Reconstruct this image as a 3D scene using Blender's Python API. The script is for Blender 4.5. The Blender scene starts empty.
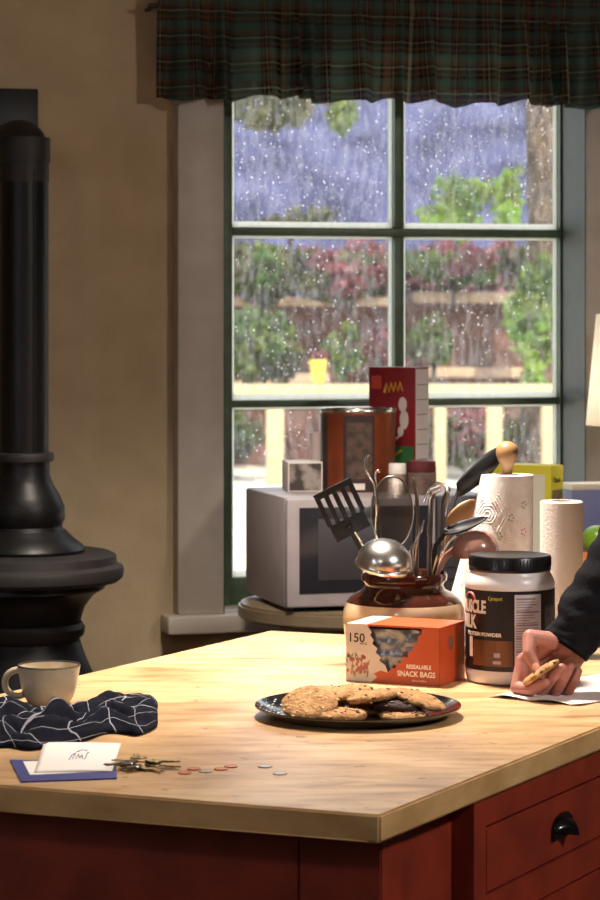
import bpy, bmesh, math, random
from mathutils import Matrix, Vector, noise
rnd = random.Random(7)
PI = math.pi
SC = bpy.context.scene
COL = SC.collection

# ------------------------------------------------------------------ camera, world, sun, exposure
F, CX, CY = 2600.0, 300.0, 310.0          # focal length in pixels of the 600x900 frame, horizon row
CAMZ = 1.53
cam = bpy.data.cameras.new('camera'); cam_o = bpy.data.objects.new('camera', cam); COL.objects.link(cam_o)
cam.sensor_fit = 'VERTICAL'; cam.sensor_height = 36.0; cam.sensor_width = 24.0
cam.lens = F / 900 * 36.0
cam.shift_y = -(450 - CY) / 900.0
cam_o.location = (0, 0, CAMZ); cam_o.rotation_euler = (PI / 2, 0, 0)
cam.clip_end = 400; cam.clip_start = .05
cam.dof.use_dof = True; cam.dof.focus_distance = 4.15; cam.dof.aperture_fstop = 11.0
SC.camera = cam_o

w = bpy.data.worlds.new('world'); SC.world = w; w.use_nodes = True
wb = w.node_tree.nodes['Background']; wb.inputs[0].default_value = (.90, .93, 1, 1); wb.inputs[1].default_value = 2.3

sun = bpy.data.lights.new('sun', 'SUN'); sun.energy = 5.0; sun.angle = math.radians(1.5); sun.color = (1, .90, .70)
sun_o = bpy.data.objects.new('sun', sun); COL.objects.link(sun_o)
sun_o.rotation_euler = (math.radians(48), 0, math.radians(28))

def area(name, loc, target, size, power, color, shape='DISK', spread=180):
    l = bpy.data.lights.new(name, 'AREA'); l.shape = shape; l.size = size; l.energy = power; l.color = color
    l.spread = math.radians(spread)
    o = bpy.data.objects.new(name, l); COL.objects.link(o); o.location = loc
    d = Vector(target) - Vector(loc); o.rotation_euler = d.to_track_quat('-Z', 'Y').to_euler()
    return o
WARM = (1, .88, .75)
L_pend = area('pendant_light', (0.0, 4.66, 2.50), (-.02, 4.62, 0), .26, 30, WARM, spread=100)
L_side = area('side_fill_light', (2.0, 2.5, 2.55), (.2, 3.9, .9), .34, 41, (1, .92, .85))  # added fill from the right, housed in an unseen ceiling lamp
L_front = area('front_fill_light', (-.9, .9, 2.53), (-.1, 3.6, .9), .34, 8, (1, .92, .85))  # added frontal fill, mainly for the mug, housed in an unseen ceiling lamp
L_left = area('left_fill_light', (-2.35, 2.4, 1.75), (-.2, 6.1, 1.5), .9, 12, (.86, .87, 1.0), 'SQUARE', spread=110)  # added cool fill from the left; that wall has no window
SC.view_settings.view_transform = 'Standard'; SC.view_settings.look = 'None'
SC.view_settings.exposure = 0.25; SC.view_settings.gamma = 1.0; SC.view_settings.use_curve_mapping = False

# ------------------------------------------------------------------ coordinates
def P(x, y, D): return Vector(((x - CX) / F * D, D, CAMZ - (y - CY) / F * D))
TZ = 0.914
KH = CAMZ - TZ
def T(x, y, dz=0):
    D = F * (KH - dz) / (y - CY); return Vector(((x - CX) / F * D, D, TZ + dz))
YAW = math.radians(16); c16, s16 = math.cos(YAW), math.sin(YAW)
WO = Vector((0, 6.15, 0))
WM = Matrix.Translation(WO) @ Matrix.Rotation(YAW, 4, 'Z')       # wall-local: x along the wall, +y outwards, z up
def WU(x, v):
    a = (x - CX) / F; return (a * (6.15 + v * c16) + v * s16) / (c16 - a * s16)
def WZ(x, y, v):
    u = WU(x, v); Y = 6.15 + u * s16 + v * c16; return CAMZ - (y - CY) / F * Y
def loc2w(u, v, z=0): return WM @ Vector((u, v, z))

# ------------------------------------------------------------------ materials
def lin(c):
    c = c / 255.0
    return c / 12.92 if c <= .04045 else ((c + .055) / 1.055) ** 2.4
def S(r, g, b): return (lin(r), lin(g), lin(b), 1)
MATS = {}
def mat(name, col, rough=.5, metal=0, col2=None, scale=20, stretch=(1, 1, 1), lo=.35, hi=.65, bump=0, bscale=60, spec=.5, coat=0, trans=0, detail=4, sheen=0, transl=0, emit=0, alpha=1):
    if name in MATS: return MATS[name]
    m = bpy.data.materials.new(name); m.use_nodes = True; MATS[name] = m
    nt = m.node_tree; N = nt.nodes; b = N['Principled BSDF']; LK = nt.links.new
    b.inputs['Base Color'].default_value = col; b.inputs['Roughness'].default_value = rough
    b.inputs['Metallic'].default_value = metal; b.inputs['Specular IOR Level'].default_value = spec
    b.inputs['Coat Weight'].default_value = coat; b.inputs['Transmission Weight'].default_value = trans
    b.inputs['Sheen Weight'].default_value = sheen; b.inputs['Alpha'].default_value = alpha
    if emit: b.inputs['Emission Color'].default_value = col; b.inputs['Emission Strength'].default_value = emit
    if col2 or bump:
        tc = N.new('ShaderNodeTexCoord'); mp = N.new('ShaderNodeMapping'); mp.inputs['Scale'].default_value = stretch
        LK(tc.outputs['Object'], mp.inputs['Vector'])
    if col2:
        n = N.new('ShaderNodeTexNoise'); n.inputs['Scale'].default_value = scale; n.inputs['Detail'].default_value = detail
        LK(mp.outputs['Vector'], n.inputs['Vector'])
        r = N.new('ShaderNodeValToRGB'); r.color_ramp.elements[0].position = lo; r.color_ramp.elements[1].position = hi
        r.color_ramp.elements[0].color = col; r.color_ramp.elements[1].color = col2
        LK(n.outputs['Fac'], r.inputs['Fac']); LK(r.outputs['Color'], b.inputs['Base Color'])
    if bump:
        n2 = N.new('ShaderNodeTexNoise'); n2.inputs['Scale'].default_value = bscale; n2.inputs['Detail'].default_value = 3
        LK(mp.outputs['Vector'], n2.inputs['Vector'])
        bp = N.new('ShaderNodeBump'); bp.inputs['Strength'].default_value = bump; bp.inputs['Distance'].default_value = .004
        LK(n2.outputs['Fac'], bp.inputs['Height']); LK(bp.outputs['Normal'], b.inputs['Normal'])
    if transl:
        t = N.new('ShaderNodeBsdfTranslucent'); mx = N.new('ShaderNodeMixShader'); mx.inputs[0].default_value = transl
        if col2: LK(r.outputs['Color'], t.inputs['Color'])
        else: t.inputs['Color'].default_value = col
        LK(b.outputs[0], mx.inputs[1]); LK(t.outputs[0], mx.inputs[2]); LK(mx.outputs[0], N['Material Output'].inputs['Surface'])
    return m

def band_mat(name, base, bands_u, bands_v, fu, fv, rough=.9, transl=0, sheen=0, weave=0):
    """woven check: bands on the cloth's own UV; bands = [(start, colour), ...] per repeat"""
    m = bpy.data.materials.new(name); m.use_nodes = True; MATS[name] = m
    nt = m.node_tree; N = nt.nodes; b = N['Principled BSDF']; LK = nt.links.new
    b.inputs['Roughness'].default_value = rough; b.inputs['Sheen Weight'].default_value = sheen; b.inputs['Specular IOR Level'].default_value = .08
    uv = N.new('ShaderNodeUVMap'); sp = N.new('ShaderNodeSeparateXYZ'); LK(uv.outputs['UV'], sp.inputs[0])
    outs = []
    for axis, f, bands in (('X', fu, bands_u), ('Y', fv, bands_v)):
        mu = N.new('ShaderNodeMath'); mu.operation = 'MULTIPLY'; mu.inputs[1].default_value = f; LK(sp.outputs[axis], mu.inputs[0])
        fr = N.new('ShaderNodeMath'); fr.operation = 'FRACT'; LK(mu.outputs[0], fr.inputs[0])
        r = N.new('ShaderNodeValToRGB'); r.color_ramp.interpolation = 'CONSTANT'
        e = r.color_ramp.elements
        while len(e) > 1: e.remove(e[-1])
        e[0].position = 0; e[0].color = bands[0][1]
        for p, c in bands[1:]:
            k = e.new(p); k.color = c
        LK(fr.outputs[0], r.inputs['Fac']); outs.append(r)
    mx = N.new('ShaderNodeMix'); mx.data_type = 'RGBA'; mx.blend_type = base; mx.inputs[0].default_value = .5 if base == 'MIX' else 1
    LK(outs[0].outputs['Color'], mx.inputs[6]); LK(outs[1].outputs['Color'], mx.inputs[7])
    LK(mx.outputs[2], b.inputs['Base Color'])
    if transl:
        t = N.new('ShaderNodeBsdfTranslucent'); ms = N.new('ShaderNodeMixShader'); ms.inputs[0].default_value = transl
        LK(mx.outputs[2], t.inputs['Color']); LK(b.outputs[0], ms.inputs[1]); LK(t.outputs[0], ms.inputs[2])
        LK(ms.outputs[0], N['Material Output'].inputs['Surface'])
        if weave:      # open weave: light passes between the threads
            tp_ = N.new('ShaderNodeBsdfTransparent'); mw_ = N.new('ShaderNodeMixShader'); mw_.inputs[0].default_value = weave
            LK(ms.outputs[0], mw_.inputs[1]); LK(tp_.outputs[0], mw_.inputs[2]); LK(mw_.outputs[0], N['Material Output'].inputs['Surface'])
    return m

# ------------------------------------------------------------------ mesh helpers
def NB(): return bmesh.new()
def box(bm, x0, x1, y0, y1, z0, z1, bev=0, M=None, seg=2):
    vs = [bm.verts.new((x, y, z)) for x in (x0, x1) for y in (y0, y1) for z in (z0, z1)]
    q = [(0, 1, 3, 2), (4, 6, 7, 5), (0, 4, 5, 1), (2, 3, 7, 6), (0, 2, 6, 4), (1, 5, 7, 3)]
    fs = [bm.faces.new([vs[i] for i in f]) for f in q]
    if bev:
        es = list({e for f in fs for e in f.edges})
        r = bmesh.ops.bevel(bm, geom=es, offset=bev, segments=seg, affect='EDGES', profile=.5)
        vs = list({v for f in r['faces'] for v in f.verts} | {v for v in vs if v.is_valid})
    if M is not None: bmesh.ops.transform(bm, matrix=M, verts=[v for v in vs if v.is_valid])
    return vs
def lathe(bm, prof, n=36, c=(0, 0, 0), M=None, sx=1, sy=1):
    rings = []
    for r, z in prof:
        if r < 1e-6: rings.append([bm.verts.new((0, 0, z))])
        else: rings.append([bm.verts.new((r * sx * math.cos(2 * PI * k / n), r * sy * math.sin(2 * PI * k / n), z)) for k in range(n)])
    for a, b in zip(rings, rings[1:]):
        for k in range(n):
            k2 = (k + 1) % n
            if len(a) == 1 and len(b) == 1: continue
            if len(a) == 1: bm.faces.new((a[0], b[k2], b[k]))
            elif len(b) == 1: bm.faces.new((a[k], a[k2], b[0]))
            else: bm.faces.new((a[k], a[k2], b[k2], b[k]))
    vs = [v for r in rings for v in r]
    MM = Matrix.Translation(Vector(c)) @ (M if M is not None else Matrix.Identity(4))
    bmesh.ops.transform(bm, matrix=MM, verts=vs)
    return vs
def tube(bm, pts, r, n=8, flat=1.0, up=None, caps=True):
    """swept tube; r a number or one per point; flat scales the second cross axis"""
    pts = [Vector(p) for p in pts]
    if not hasattr(r, '__len__'): r = [r] * len(pts)
    rings = []; prev = None
    for i, p in enumerate(pts):
        t = (pts[min(i + 1, len(pts) - 1)] - pts[max(i - 1, 0)]).normalized()
        if up is not None: a = (Vector(up) - t * Vector(up).dot(t)).normalized()
        elif prev is None:
            a = Vector((0, 0, 1)) if abs(t.z) < .9 else Vector((1, 0, 0)); a = (a - t * a.dot(t)).normalized()
        else: a = (prev - t * prev.dot(t)).normalized()
        prev = a; b = t.cross(a)
        rings.append([bm.verts.new(p + (a * math.cos(2 * PI * k / n) + b * math.sin(2 * PI * k / n) * flat) * r[i]) for k in range(n)])
    for A, B in zip(rings, rings[1:]):
        for k in range(n): bm.faces.new((A[k], A[(k + 1) % n], B[(k + 1) % n], B[k]))
    if caps:
        bm.faces.new(rings[0][::-1]); bm.faces.new(rings[-1])
    return [v for q in rings for v in q]
def prism(bm, out, z0, z1, M=None):
    a = [bm.verts.new((p[0], p[1], z0)) for p in out]; b = [bm.verts.new((p[0], p[1], z1)) for p in out]
    n = len(out); bm.faces.new(a[::-1]); bm.faces.new(b)
    for k in range(n): bm.faces.new((a[k], a[(k + 1) % n], b[(k + 1) % n], b[k]))
    if M is not None: bmesh.ops.transform(bm, matrix=M, verts=a + b)
    return a + b
def ball(bm, c, rx, ry=None, rz=None, u=16, v=10, M=None):
    ry = rx if ry is None else ry; rz = rx if rz is None else rz
    MM = Matrix.Translation(Vector(c)) @ (M if M is not None else Matrix.Identity(4)) @ Matrix.Diagonal((rx, ry, rz, 1))
    return bmesh.ops.create_uvsphere(bm, u_segments=u, v_segments=v, radius=1, matrix=MM)['verts']
def capsule(bm, p, q, r0, r1, n=14):
    p, q = Vector(p), Vector(q); d = (q - p); t = d.normalized()
    pts = [p]; k = 5
    P_, R_ = [], []
    for i in range(k + 1):
        a = -PI / 2 + PI / 2 * i / k; P_.append(p + t * r0 * math.sin(a)); R_.append(max(r0 * math.cos(a), 1e-4))
    for i in range(k + 1):
        a = PI / 2 * i / k; P_.append(q + t * r1 * math.sin(a)); R_.append(max(r1 * math.cos(a), 1e-4))
    # constant direction sweep
    a = Vector((0, 0, 1)) if abs(t.z) < .9 else Vector((1, 0, 0)); a = (a - t * a.dot(t)).normalized(); b = t.cross(a)
    rings = [[bm.verts.new(pp + (a * math.cos(2 * PI * j / n) + b * math.sin(2 * PI * j / n)) * rr) for j in range(n)] for pp, rr in zip(P_, R_)]
    for A, B in zip(rings, rings[1:]):
        for j in range(n): bm.faces.new((A[j], A[(j + 1) % n], B[(j + 1) % n], B[j]))
    bm.faces.new(rings[0][::-1]); bm.faces.new(rings[-1])
def frame(o, x, y, z=None):
    x = Vector(x).normalized(); y = Vector(y).normalized(); z = x.cross(y).normalized() if z is None else Vector(z).normalized()
    m = Matrix.Identity(4)
    for i in range(3): m[i][0] = x[i]; m[i][1] = y[i]; m[i][2] = z[i]; m[i][3] = o[i]
    return m
def text_bm(bm, s, size, fn, align='LEFT', extr=.0003, xs=1.0, bold=0.0):
    cu = bpy.data.curves.new('lettering', 'FONT'); cu.body = s; cu.size = size; cu.align_x = align; cu.extrude = extr; cu.resolution_u = 3; cu.offset = bold
    o = bpy.data.objects.new('lettering', cu); COL.objects.link(o); bpy.context.view_layer.update()
    me = bpy.data.meshes.new_from_object(o)
    vs = [bm.verts.new(fn(v.co.x * xs, v.co.y, v.co.z)) for v in me.vertices]
    for p in me.polygons:
        try: bm.faces.new([vs[i] for i in p.vertices])
        except ValueError: pass
    bpy.data.objects.remove(o); bpy.data.curves.remove(cu); bpy.data.meshes.remove(me)

ORG = {}
def link_mesh(name, bm, m, org, sharp=38, smooth=True):
    me = bpy.data.meshes.new(name)
    bmesh.ops.translate(bm, vec=-Vector(org), verts=bm.verts)
    bmesh.ops.recalc_face_normals(bm, faces=bm.faces)
    bm.to_mesh(me); bm.free()
    if smooth and len(me.polygons):
        me.polygons.foreach_set('use_smooth', [True] * len(me.polygons)); me.set_sharp_from_angle(angle=math.radians(sharp))
    for q in (m if isinstance(m, (list, tuple)) else [m]): me.materials.append(q)
    o = bpy.data.objects.new(name, me); COL.objects.link(o); return o
def tag(o, label, cat, group=None):
    o['label'] = label; o['category'] = cat
    if group: o['group'] = group
    return o
def thing(name, label, cat, loc, group=None):
    o = bpy.data.objects.new(name, None); COL.objects.link(o); o.location = loc; o.empty_display_size = .05
    ORG[o.name] = Vector(loc); return tag(o, label, cat, group)
def part(name, bm, m, parent, label=None, sharp=38, stuff=False, smooth=True):
    org = ORG[parent.name]
    o = link_mesh(name, bm, m, org, sharp, smooth); o.parent = parent; ORG[o.name] = org
    if label: o['label'] = label
    if stuff: o['kind'] = 'stuff'
    return o
def solo(name, bm, m, label, cat, group=None, sharp=38):
    bm.verts.ensure_lookup_table()
    xs = [v.co for v in bm.verts]
    org = Vector(((min(p.x for p in xs) + max(p.x for p in xs)) / 2, (min(p.y for p in xs) + max(p.y for p in xs)) / 2, min(p.z for p in xs)))
    o = link_mesh(name, bm, m, org, sharp); o.location = org; ORG[o.name] = org
    return tag(o, label, cat, group)
def struct(name, bm, m, parent=None, sharp=38):
    if parent is None:
        o = link_mesh(name, bm, m, Vector((0, 0, 0)), sharp); ORG[o.name] = Vector((0, 0, 0)); o['kind'] = 'structure'
    else: o = part(name, bm, m, parent, sharp=sharp)
    return o
def add_uv(me_obj, uvs):
    l = me_obj.data.uv_layers.new(name='UVMap')
    for lp in me_obj.data.loops: l.data[lp.index].uv = uvs[lp.vertex_index]
def grid_bm(nu, nv, fn):
    bm = NB(); uvs = []; V = []
    for i in range(nu + 1):
        for j in range(nv + 1):
            co, uv = fn(i / nu, j / nv); V.append(bm.verts.new(co)); uvs.append(uv)
    for i in range(nu):
        for j in range(nv):
            a = i * (nv + 1) + j; bm.faces.new((V[a], V[a + nv + 1], V[a + nv + 2], V[a + 1]))
    bm.verts.index_update()
    return bm, uvs
def dup(o, parent=None):
    c = o.copy(); COL.objects.link(c)
    if parent is not None: c.parent = parent
    return c

# ------------------------------------------------------------------ the room
wall_m = mat('plaster', S(174, 156, 126), .85, col2=S(164, 146, 117), scale=9, bump=.25, bscale=150)
trim_m = mat('cream_paint', S(172, 163, 152), .5, col2=S(162, 153, 142), scale=12, bump=.08, bscale=40)
floor_m = mat('floor_boards', S(96, 66, 42), .5, col2=S(70, 46, 30), scale=6, stretch=(12, 1, 1))
ceil_m = mat('ceiling_paint', S(196, 186, 166), .9)
RU0, RU1, RV0, RZ1 = -3.1, 2.7, -7.4, 2.62
OU0, OU1 = WU(224, -.05), WU(586, -.05)         # window opening
OZ0, OZ1 = WZ(232, 607, .1), WZ(300, 62, .1)
TH = .15
bm = NB()
box(bm, RU0, OU0, 0, TH, 0, RZ1, M=WM); box(bm, OU1, RU1, 0, TH, 0, RZ1, M=WM)
box(bm, OU0, OU1, 0, TH, 0, OZ0, M=WM); box(bm, OU0, OU1, 0, TH, OZ1, RZ1, M=WM)
struct('wall_back', bm, wall_m)
bm = NB(); box(bm, RU0 - .12, RU0, RV0, TH, 0, RZ1, M=WM); struct('wall_left', bm, wall_m)
bm = NB(); box(bm, RU1, RU1 + .12, RV0, TH, 0, RZ1, M=WM); struct('wall_right', bm, wall_m)
bm = NB(); box(bm, RU0 - .12, RU1 + .12, RV0 - .12, RV0, 0, RZ1, M=WM); struct('wall_front', bm, wall_m)
bm = NB(); box(bm, RU0 - .12, RU1 + .12, RV0 - .12, TH, -.1, 0, M=WM); struct('floor', bm, floor_m)
bm = NB(); box(bm, RU0 - .12, RU1 + .12, RV0 - .12, TH + .3, RZ1, RZ1 + .12, M=WM); struct('ceiling', bm, ceil_m)
bm = NB(); box(bm, RU0, RU1, -.016, 0, 0, .14, .004, M=WM); struct('baseboard_back', bm, trim_m)

# window casing, stool and apron
CZ0 = WZ(200, 613, -.02)
bm = NB(); box(bm, WU(178, -.05), OU0, -.05, 0, CZ0, OZ1, .003, M=WM); struct('trim_1', bm, trim_m)
bm = NB(); box(bm, OU1, OU1 + .125, -.05, 0, CZ0, OZ1, .003, M=WM); struct('trim_2', bm, trim_m)
bm = NB(); box(bm, WU(178, -.05) - .02, OU1 + .145, -.056, 0, OZ1, OZ1 + .12, .003, M=WM); struct('trim_3', bm, trim_m)
bm = NB(); box(bm, WU(168, -.08), OU1 + .15, -.08, 0, CZ0 - .042, CZ0, .006, M=WM); struct('trim_4', bm, trim_m)

green_m = mat('green_sash_paint', S(80, 100, 76), .45, col2=S(68, 86, 66), scale=30, bump=.05)
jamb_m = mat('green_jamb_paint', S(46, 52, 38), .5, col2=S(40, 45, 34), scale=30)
win = bpy.data.objects.new('window_1', None); COL.objects.link(win); win.location = loc2w((OU0 + OU1) / 2, .1, OZ0)
ORG[win.name] = Vector(win.location); win['kind'] = 'structure'
SV0, SV1 = .10, .14
bm = NB()
box(bm, OU0 - .001, OU0 + .002, -.048, SV0 + .045, OZ0, OZ1, M=WM); part('jamb', bm, jamb_m, win)
bm = NB(); box(bm, OU1 - .002, OU1 + .001, -.048, SV0 + .045, OZ0, OZ1, M=WM); part('jamb', bm, jamb_m, win)
bm = NB(); box(bm, OU0, OU1, -.018, SV0, OZ0 - .002, OZ0 + .004, M=WM); part('inner_sill', bm, trim_m, win)
XL, XM0, XM1, XR = WU(232.5, SV0), WU(395, SV0), WU(404.5, SV0), WU(560, SV0)
ZB = WZ(232, 578, SV0)
ZA = [(WZ(300, 407, SV0), WZ(300, 400, SV0)), (WZ(300, 236, SV0), WZ(300, 227.5, SV0))]
ZT = WZ(300, 86, SV0)
for (a, b) in ((OU0 + .002, XL), (XR, OU1 - .002)):
    bm = NB(); box(bm, a, b, SV0, SV1, OZ0 + .004, OZ1, .002, M=WM); part('stile', bm, green_m, win)
for (a, b) in ((OZ0 + .004, ZB), (ZT, OZ1)):
    bm = NB(); box(bm, XL, XR, SV0 + .001, SV1, a, b, .002, M=WM); part('rail', bm, green_m, win)
for (a, b) in ZA:
    bm = NB(); box(bm, XL, XR, SV0 + .002, SV1, a, b, .002, M=WM); part('muntin', bm, green_m, win)
rows = [(ZB, ZA[0][0]), (ZA[0][1], ZA[1][0]), (ZA[1][1], ZT)]
for (a, b) in rows:
    bm = NB(); box(bm, XM0, XM1, SV0 + .003, SV1, a, b, .002, M=WM); part('muntin', bm, green_m, win)

# wet old glass: clear, thin mirror, pale mineral film and runs
gm = bpy.data.materials.new('wet_glass'); gm.use_nodes = True; MATS['wet_glass'] = gm
nt = gm.node_tree; N = nt.nodes; LK = nt.links.new; N.remove(N['Principled BSDF'])
tr = N.new('ShaderNodeBsdfTransparent'); tr.inputs[0].default_value = (.96, .97, .97, 1)
gl = N.new('ShaderNodeBsdfGlossy'); gl.inputs['Roughness'].default_value = .02
tl = N.new('ShaderNodeBsdfTranslucent'); tl.inputs[0].default_value = (.9, .9, .9, 1)
m1 = N.new('ShaderNodeMixShader'); m1.inputs[0].default_value = .02; LK(tr.outputs[0], m1.inputs[1]); LK(gl.outputs[0], m1.inputs[2])
tc = N.new('ShaderNodeTexCoord'); mp = N.new('ShaderNodeMapping'); mp.inputs['Scale'].default_value = (1, 1, .28)
LK(tc.outputs['Object'], mp.inputs['Vector'])
n1 = N.new('ShaderNodeTexNoise'); n1.inputs['Scale'].default_value = 90; n1.inputs['Detail'].default_value = 4; LK(mp.outputs[0], n1.inputs['Vector'])
r1 = N.new('ShaderNodeMapRange'); r1.inputs[1].default_value = .42; r1.inputs[2].default_value = .75; r1.inputs[3].default_value = .012; r1.inputs[4].default_value = .09
LK(n1.outputs['Fac'], r1.inputs[0])
m2 = N.new('ShaderNodeMixShader'); LK(r1.outputs[0], m2.inputs[0]); LK(m1.outputs[0], m2.inputs[1]); LK(tl.outputs[0], m2.inputs[2])
LK(m2.outputs[0], N['Material Output'].inputs['Surface'])
drop_m = mat('water_drop', (.95, .95, .95, 1), .1, transl=.9)
putty_m = mat('translucent_putty', S(246, 246, 240), .7, transl=.85)  # white, made translucent so skylight glows through; the sun does not reach it
GV = SV0 + .02
for ri, (a, b) in enumerate(rows):
    for (p, q) in ((XL, XM0), (XM1, XR)):
        bm = NB(); box(bm, p - .004, q + .004, GV, GV + .003, a - .004, b + .004, M=WM); pane = part('pane', bm, gm, win, smooth=False)
        bm = NB()
        wd = .0095
        ov = .001
        for (x0, x1, z0, z1) in ((p - ov, p + wd, a - ov, b + ov), (q - wd * .8, q + ov, a - ov, b + ov), (p + wd, q - wd * .8, a - ov, a + wd * 1.5), (p + wd, q - wd * .8, b - wd * .6, b + ov)):
            box(bm, x0, x1, GV + .004, GV + .011, z0, z1, M=WM)
        part('putty', bm, putty_m, pane, 'bright white putty round the pane')
        bm = NB()
        for k in range(950):
            u = rnd.uniform(p + .01, q - .01); z = rnd.uniform(a + .01, b - .01); r = .0005 + .0013 * rnd.random() ** 5
            ring = [bm.verts.new(WM @ Vector((u + r * math.cos(t * PI / 3), GV + .003, z + r * 1.25 * math.sin(t * PI / 3)))) for t in range(6)]
            top = bm.verts.new(WM @ Vector((u, GV + .003 + r * .6, z)))
            for t in range(6): bm.faces.new((ring[t], ring[(t + 1) % 6], top))
        part('raindrops', bm, drop_m, pane, 'white water drops on the glass', stuff=True)

# ------------------------------------------------------------------ outside
grass_m = mat('pale_ground', S(232, 226, 212), .9, col2=S(214, 206, 190), scale=.6)
bm = NB(); box(bm, -40, 60, 6.7, 120, -.25, -.05); struct('ground', bm, grass_m)
hill_m = mat('haze_tinted_hill', S(34, 37, 64), 1, col2=S(78, 80, 114), scale=.7, lo=.35, hi=.68, detail=8)  # distance haze is put into the blue-violet base colour
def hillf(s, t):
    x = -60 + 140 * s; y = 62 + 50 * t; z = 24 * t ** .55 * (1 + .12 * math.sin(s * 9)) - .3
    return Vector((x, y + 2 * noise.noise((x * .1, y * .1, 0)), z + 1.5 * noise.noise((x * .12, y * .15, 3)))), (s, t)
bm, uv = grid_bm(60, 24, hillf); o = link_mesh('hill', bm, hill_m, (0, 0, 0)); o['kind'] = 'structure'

white_wood = mat('white_rail_paint', S(170, 156, 122), .7)
fence = thing('garden_railing', 'white garden railing crossing behind the lower window panes', 'railing', (1.0, 23.5, -.05))
def fx(x, D): return (x - CX) / F * D
def fz(y, D): return CAMZ - (y - CY) / F * D
bm = NB(); box(bm, fx(-420, 23.5), fx(900, 23.5), 23.42, 23.58, fz(397, 23.5), fz(384, 23.5), .01); part('top_rail', bm, white_wood, fence)
for (a, b) in ((-330, -314), (-230, -214), (-130, -114), (-30, -14), (76, 92), (180, 196), (266, 284), (330, 346), (434, 446), (486, 502), (541, 562), (640, 656), (760, 776)):
    bm = NB(); box(bm, fx(a, 23.5), fx(b, 23.5), 23.44, 23.56, -.05, fz(397, 23.5), .01); part('post', bm, white_wood, fence)
soil_m = mat('red_brown_boards', S(112, 78, 70), .9, col2=S(84, 58, 52), scale=3, stretch=(1, 1, 3))
beam_m = mat('weathered_beam', S(206, 178, 150), .9, col2=S(170, 140, 116), scale=4)
rw = thing('retaining_wall', 'terraced red-brown board wall with pale horizontal beams beyond the railing', 'wall', (1, 26.6, -.05))
bm = NB(); box(bm, -8, 9, 26.4, 26.9, -.05, fz(300, 26.4)); part('boards', bm, soil_m, rw)
for (a, b, y0, y1) in ((-420, 405, 297, 306), (414, 640, 292, 303), (-420, 330, 374, 384), (425, 640, 368, 378), (425, 640, 447, 456)):
    bm = NB(); box(bm, fx(a, 26), fx(b, 26), 26.1, 26.42, fz(y1, 26), fz(y0, 26), .02); part('beam', bm, beam_m, rw)
leaf_g = mat('leaf_green', S(108, 120, 50), .7, transl=.4, col2=S(62, 96, 46), scale=3)
leaf_l = mat('leaf_lime', S(150, 176, 70), .6, transl=.5, col2=S(112, 158, 60), scale=3)
leaf_d = mat('leaf_olive', S(98, 96, 62), .8, transl=.3, col2=S(66, 72, 50), scale=3)
flow_m = mat('magenta_flower', S(146, 90, 98), .7, transl=.4, col2=S(112, 66, 64), scale=2)
bark_m = mat('bark', S(104, 86, 70), .95, col2=S(44, 35, 29), scale=7, stretch=(3, 3, .6), bump=.6, bscale=9)
def clumps(bm, c, rad, n, size, k=7):
    for i in range(k):
        d = Vector((rnd.gauss(0, 1), rnd.gauss(0, 1), rnd.gauss(0, 1))).normalized() * rnd.uniform(.35, .8)
        q = rnd.uniform(.28, .5)
        leaves(bm, (c[0] + d.x * rad[0], c[1] + d.y * rad[1], c[2] + d.z * rad[2]), (rad[0] * q, rad[1] * q, rad[2] * q), n // k, size)
def leaves(bm, c, rad, n, size):
    for k in range(n):
        d = Vector((rnd.gauss(0, 1), rnd.gauss(0, 1), rnd.gauss(0, 1))).normalized() * rnd.random() ** .4
        p = Vector(c) + Vector((d.x * rad[0], d.y * rad[1], d.z * rad[2]))
        a = Vector((rnd.gauss(0, 1), rnd.gauss(0, 1), rnd.gauss(0, 1))).normalized()
        b = a.cross(Vector((rnd.gauss(0, 1), rnd.gauss(0, 1), rnd.gauss(0, 1)))).normalized()
        s = size * rnd.uniform(.6, 1.3)
        bm.faces.new([bm.verts.new(p + a * s), bm.verts.new(p + b * s * .5), bm.verts.new(p - a * s), bm.verts.new(p - b * s * .5)])
def shrub(label, x, y0, y1, hw, D, m, n, size, m2=None, n2=0, name='shrub', cat='shrub', group='shrubs in the garden'):
    cz = (fz(y0, D) + fz(y1, D)) / 2; rz = (fz(y0, D) - fz(y1, D)) / 2; X = fx(x, D)
    t = thing(name, label, cat, (X, D, max(-.05, cz - rz)), group)
    bm = NB(); clumps(bm, (X, D, cz), (hw / F * D, .45, rz), n, size, 9); part('foliage', bm, m, t, stuff=True)
    if m2:
        bm = NB(); clumps(bm, (X, D - .1, cz + rz * .15), (hw / F * D, .5, rz * .9), n2, size * .8, 9); part('flowers', bm, m2, t, stuff=True)
    bm = NB(); tube(bm, [(X, D, max(-.05, cz - rz * 1.5)), (X + .05, D, cz), (X - .03, D, cz + rz * .6)], [.03, .02, .008], 6); part('stem', bm, bark_m, t)
    return t
shrub('tall olive green shrub filling the left of the middle left pane', 258, 240, 310, 40, 26.0, leaf_d, 900, .075, leaf_g, 600)
shrub('olive shrub with magenta flowers left of the centre muntin', 350, 244, 306, 52, 25.9, leaf_d, 500, .07, flow_m, 1100)
shrub('dark leafy shrub low in the left middle pane', 262, 312, 390, 40, 25.2, leaf_d, 1000, .08, leaf_g, 500)
shrub('small bright green shrub above the yellow flower pot', 342, 318, 378, 20, 25.0, leaf_g, 500, .07)
shrub('red flowering bush behind the tin can and cereal box', 392, 312, 385, 26, 25.5, flow_m, 500, .06, leaf_d, 300)
shrub('pink flowering shrub just right of the centre muntin', 452, 244, 296, 50, 25.9, leaf_g, 700, .07, flow_m, 900)
shrub('leafy shrub growing on the terrace between the two pale beams', 432, 312, 372, 24, 25.2, leaf_g, 600, .07, leaf_d, 300)
shrub('bright lime vine climbing in front of the tree trunk', 538, 256, 400, 32, 24.4, leaf_l, 1000, .085, leaf_g, 700)
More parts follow.
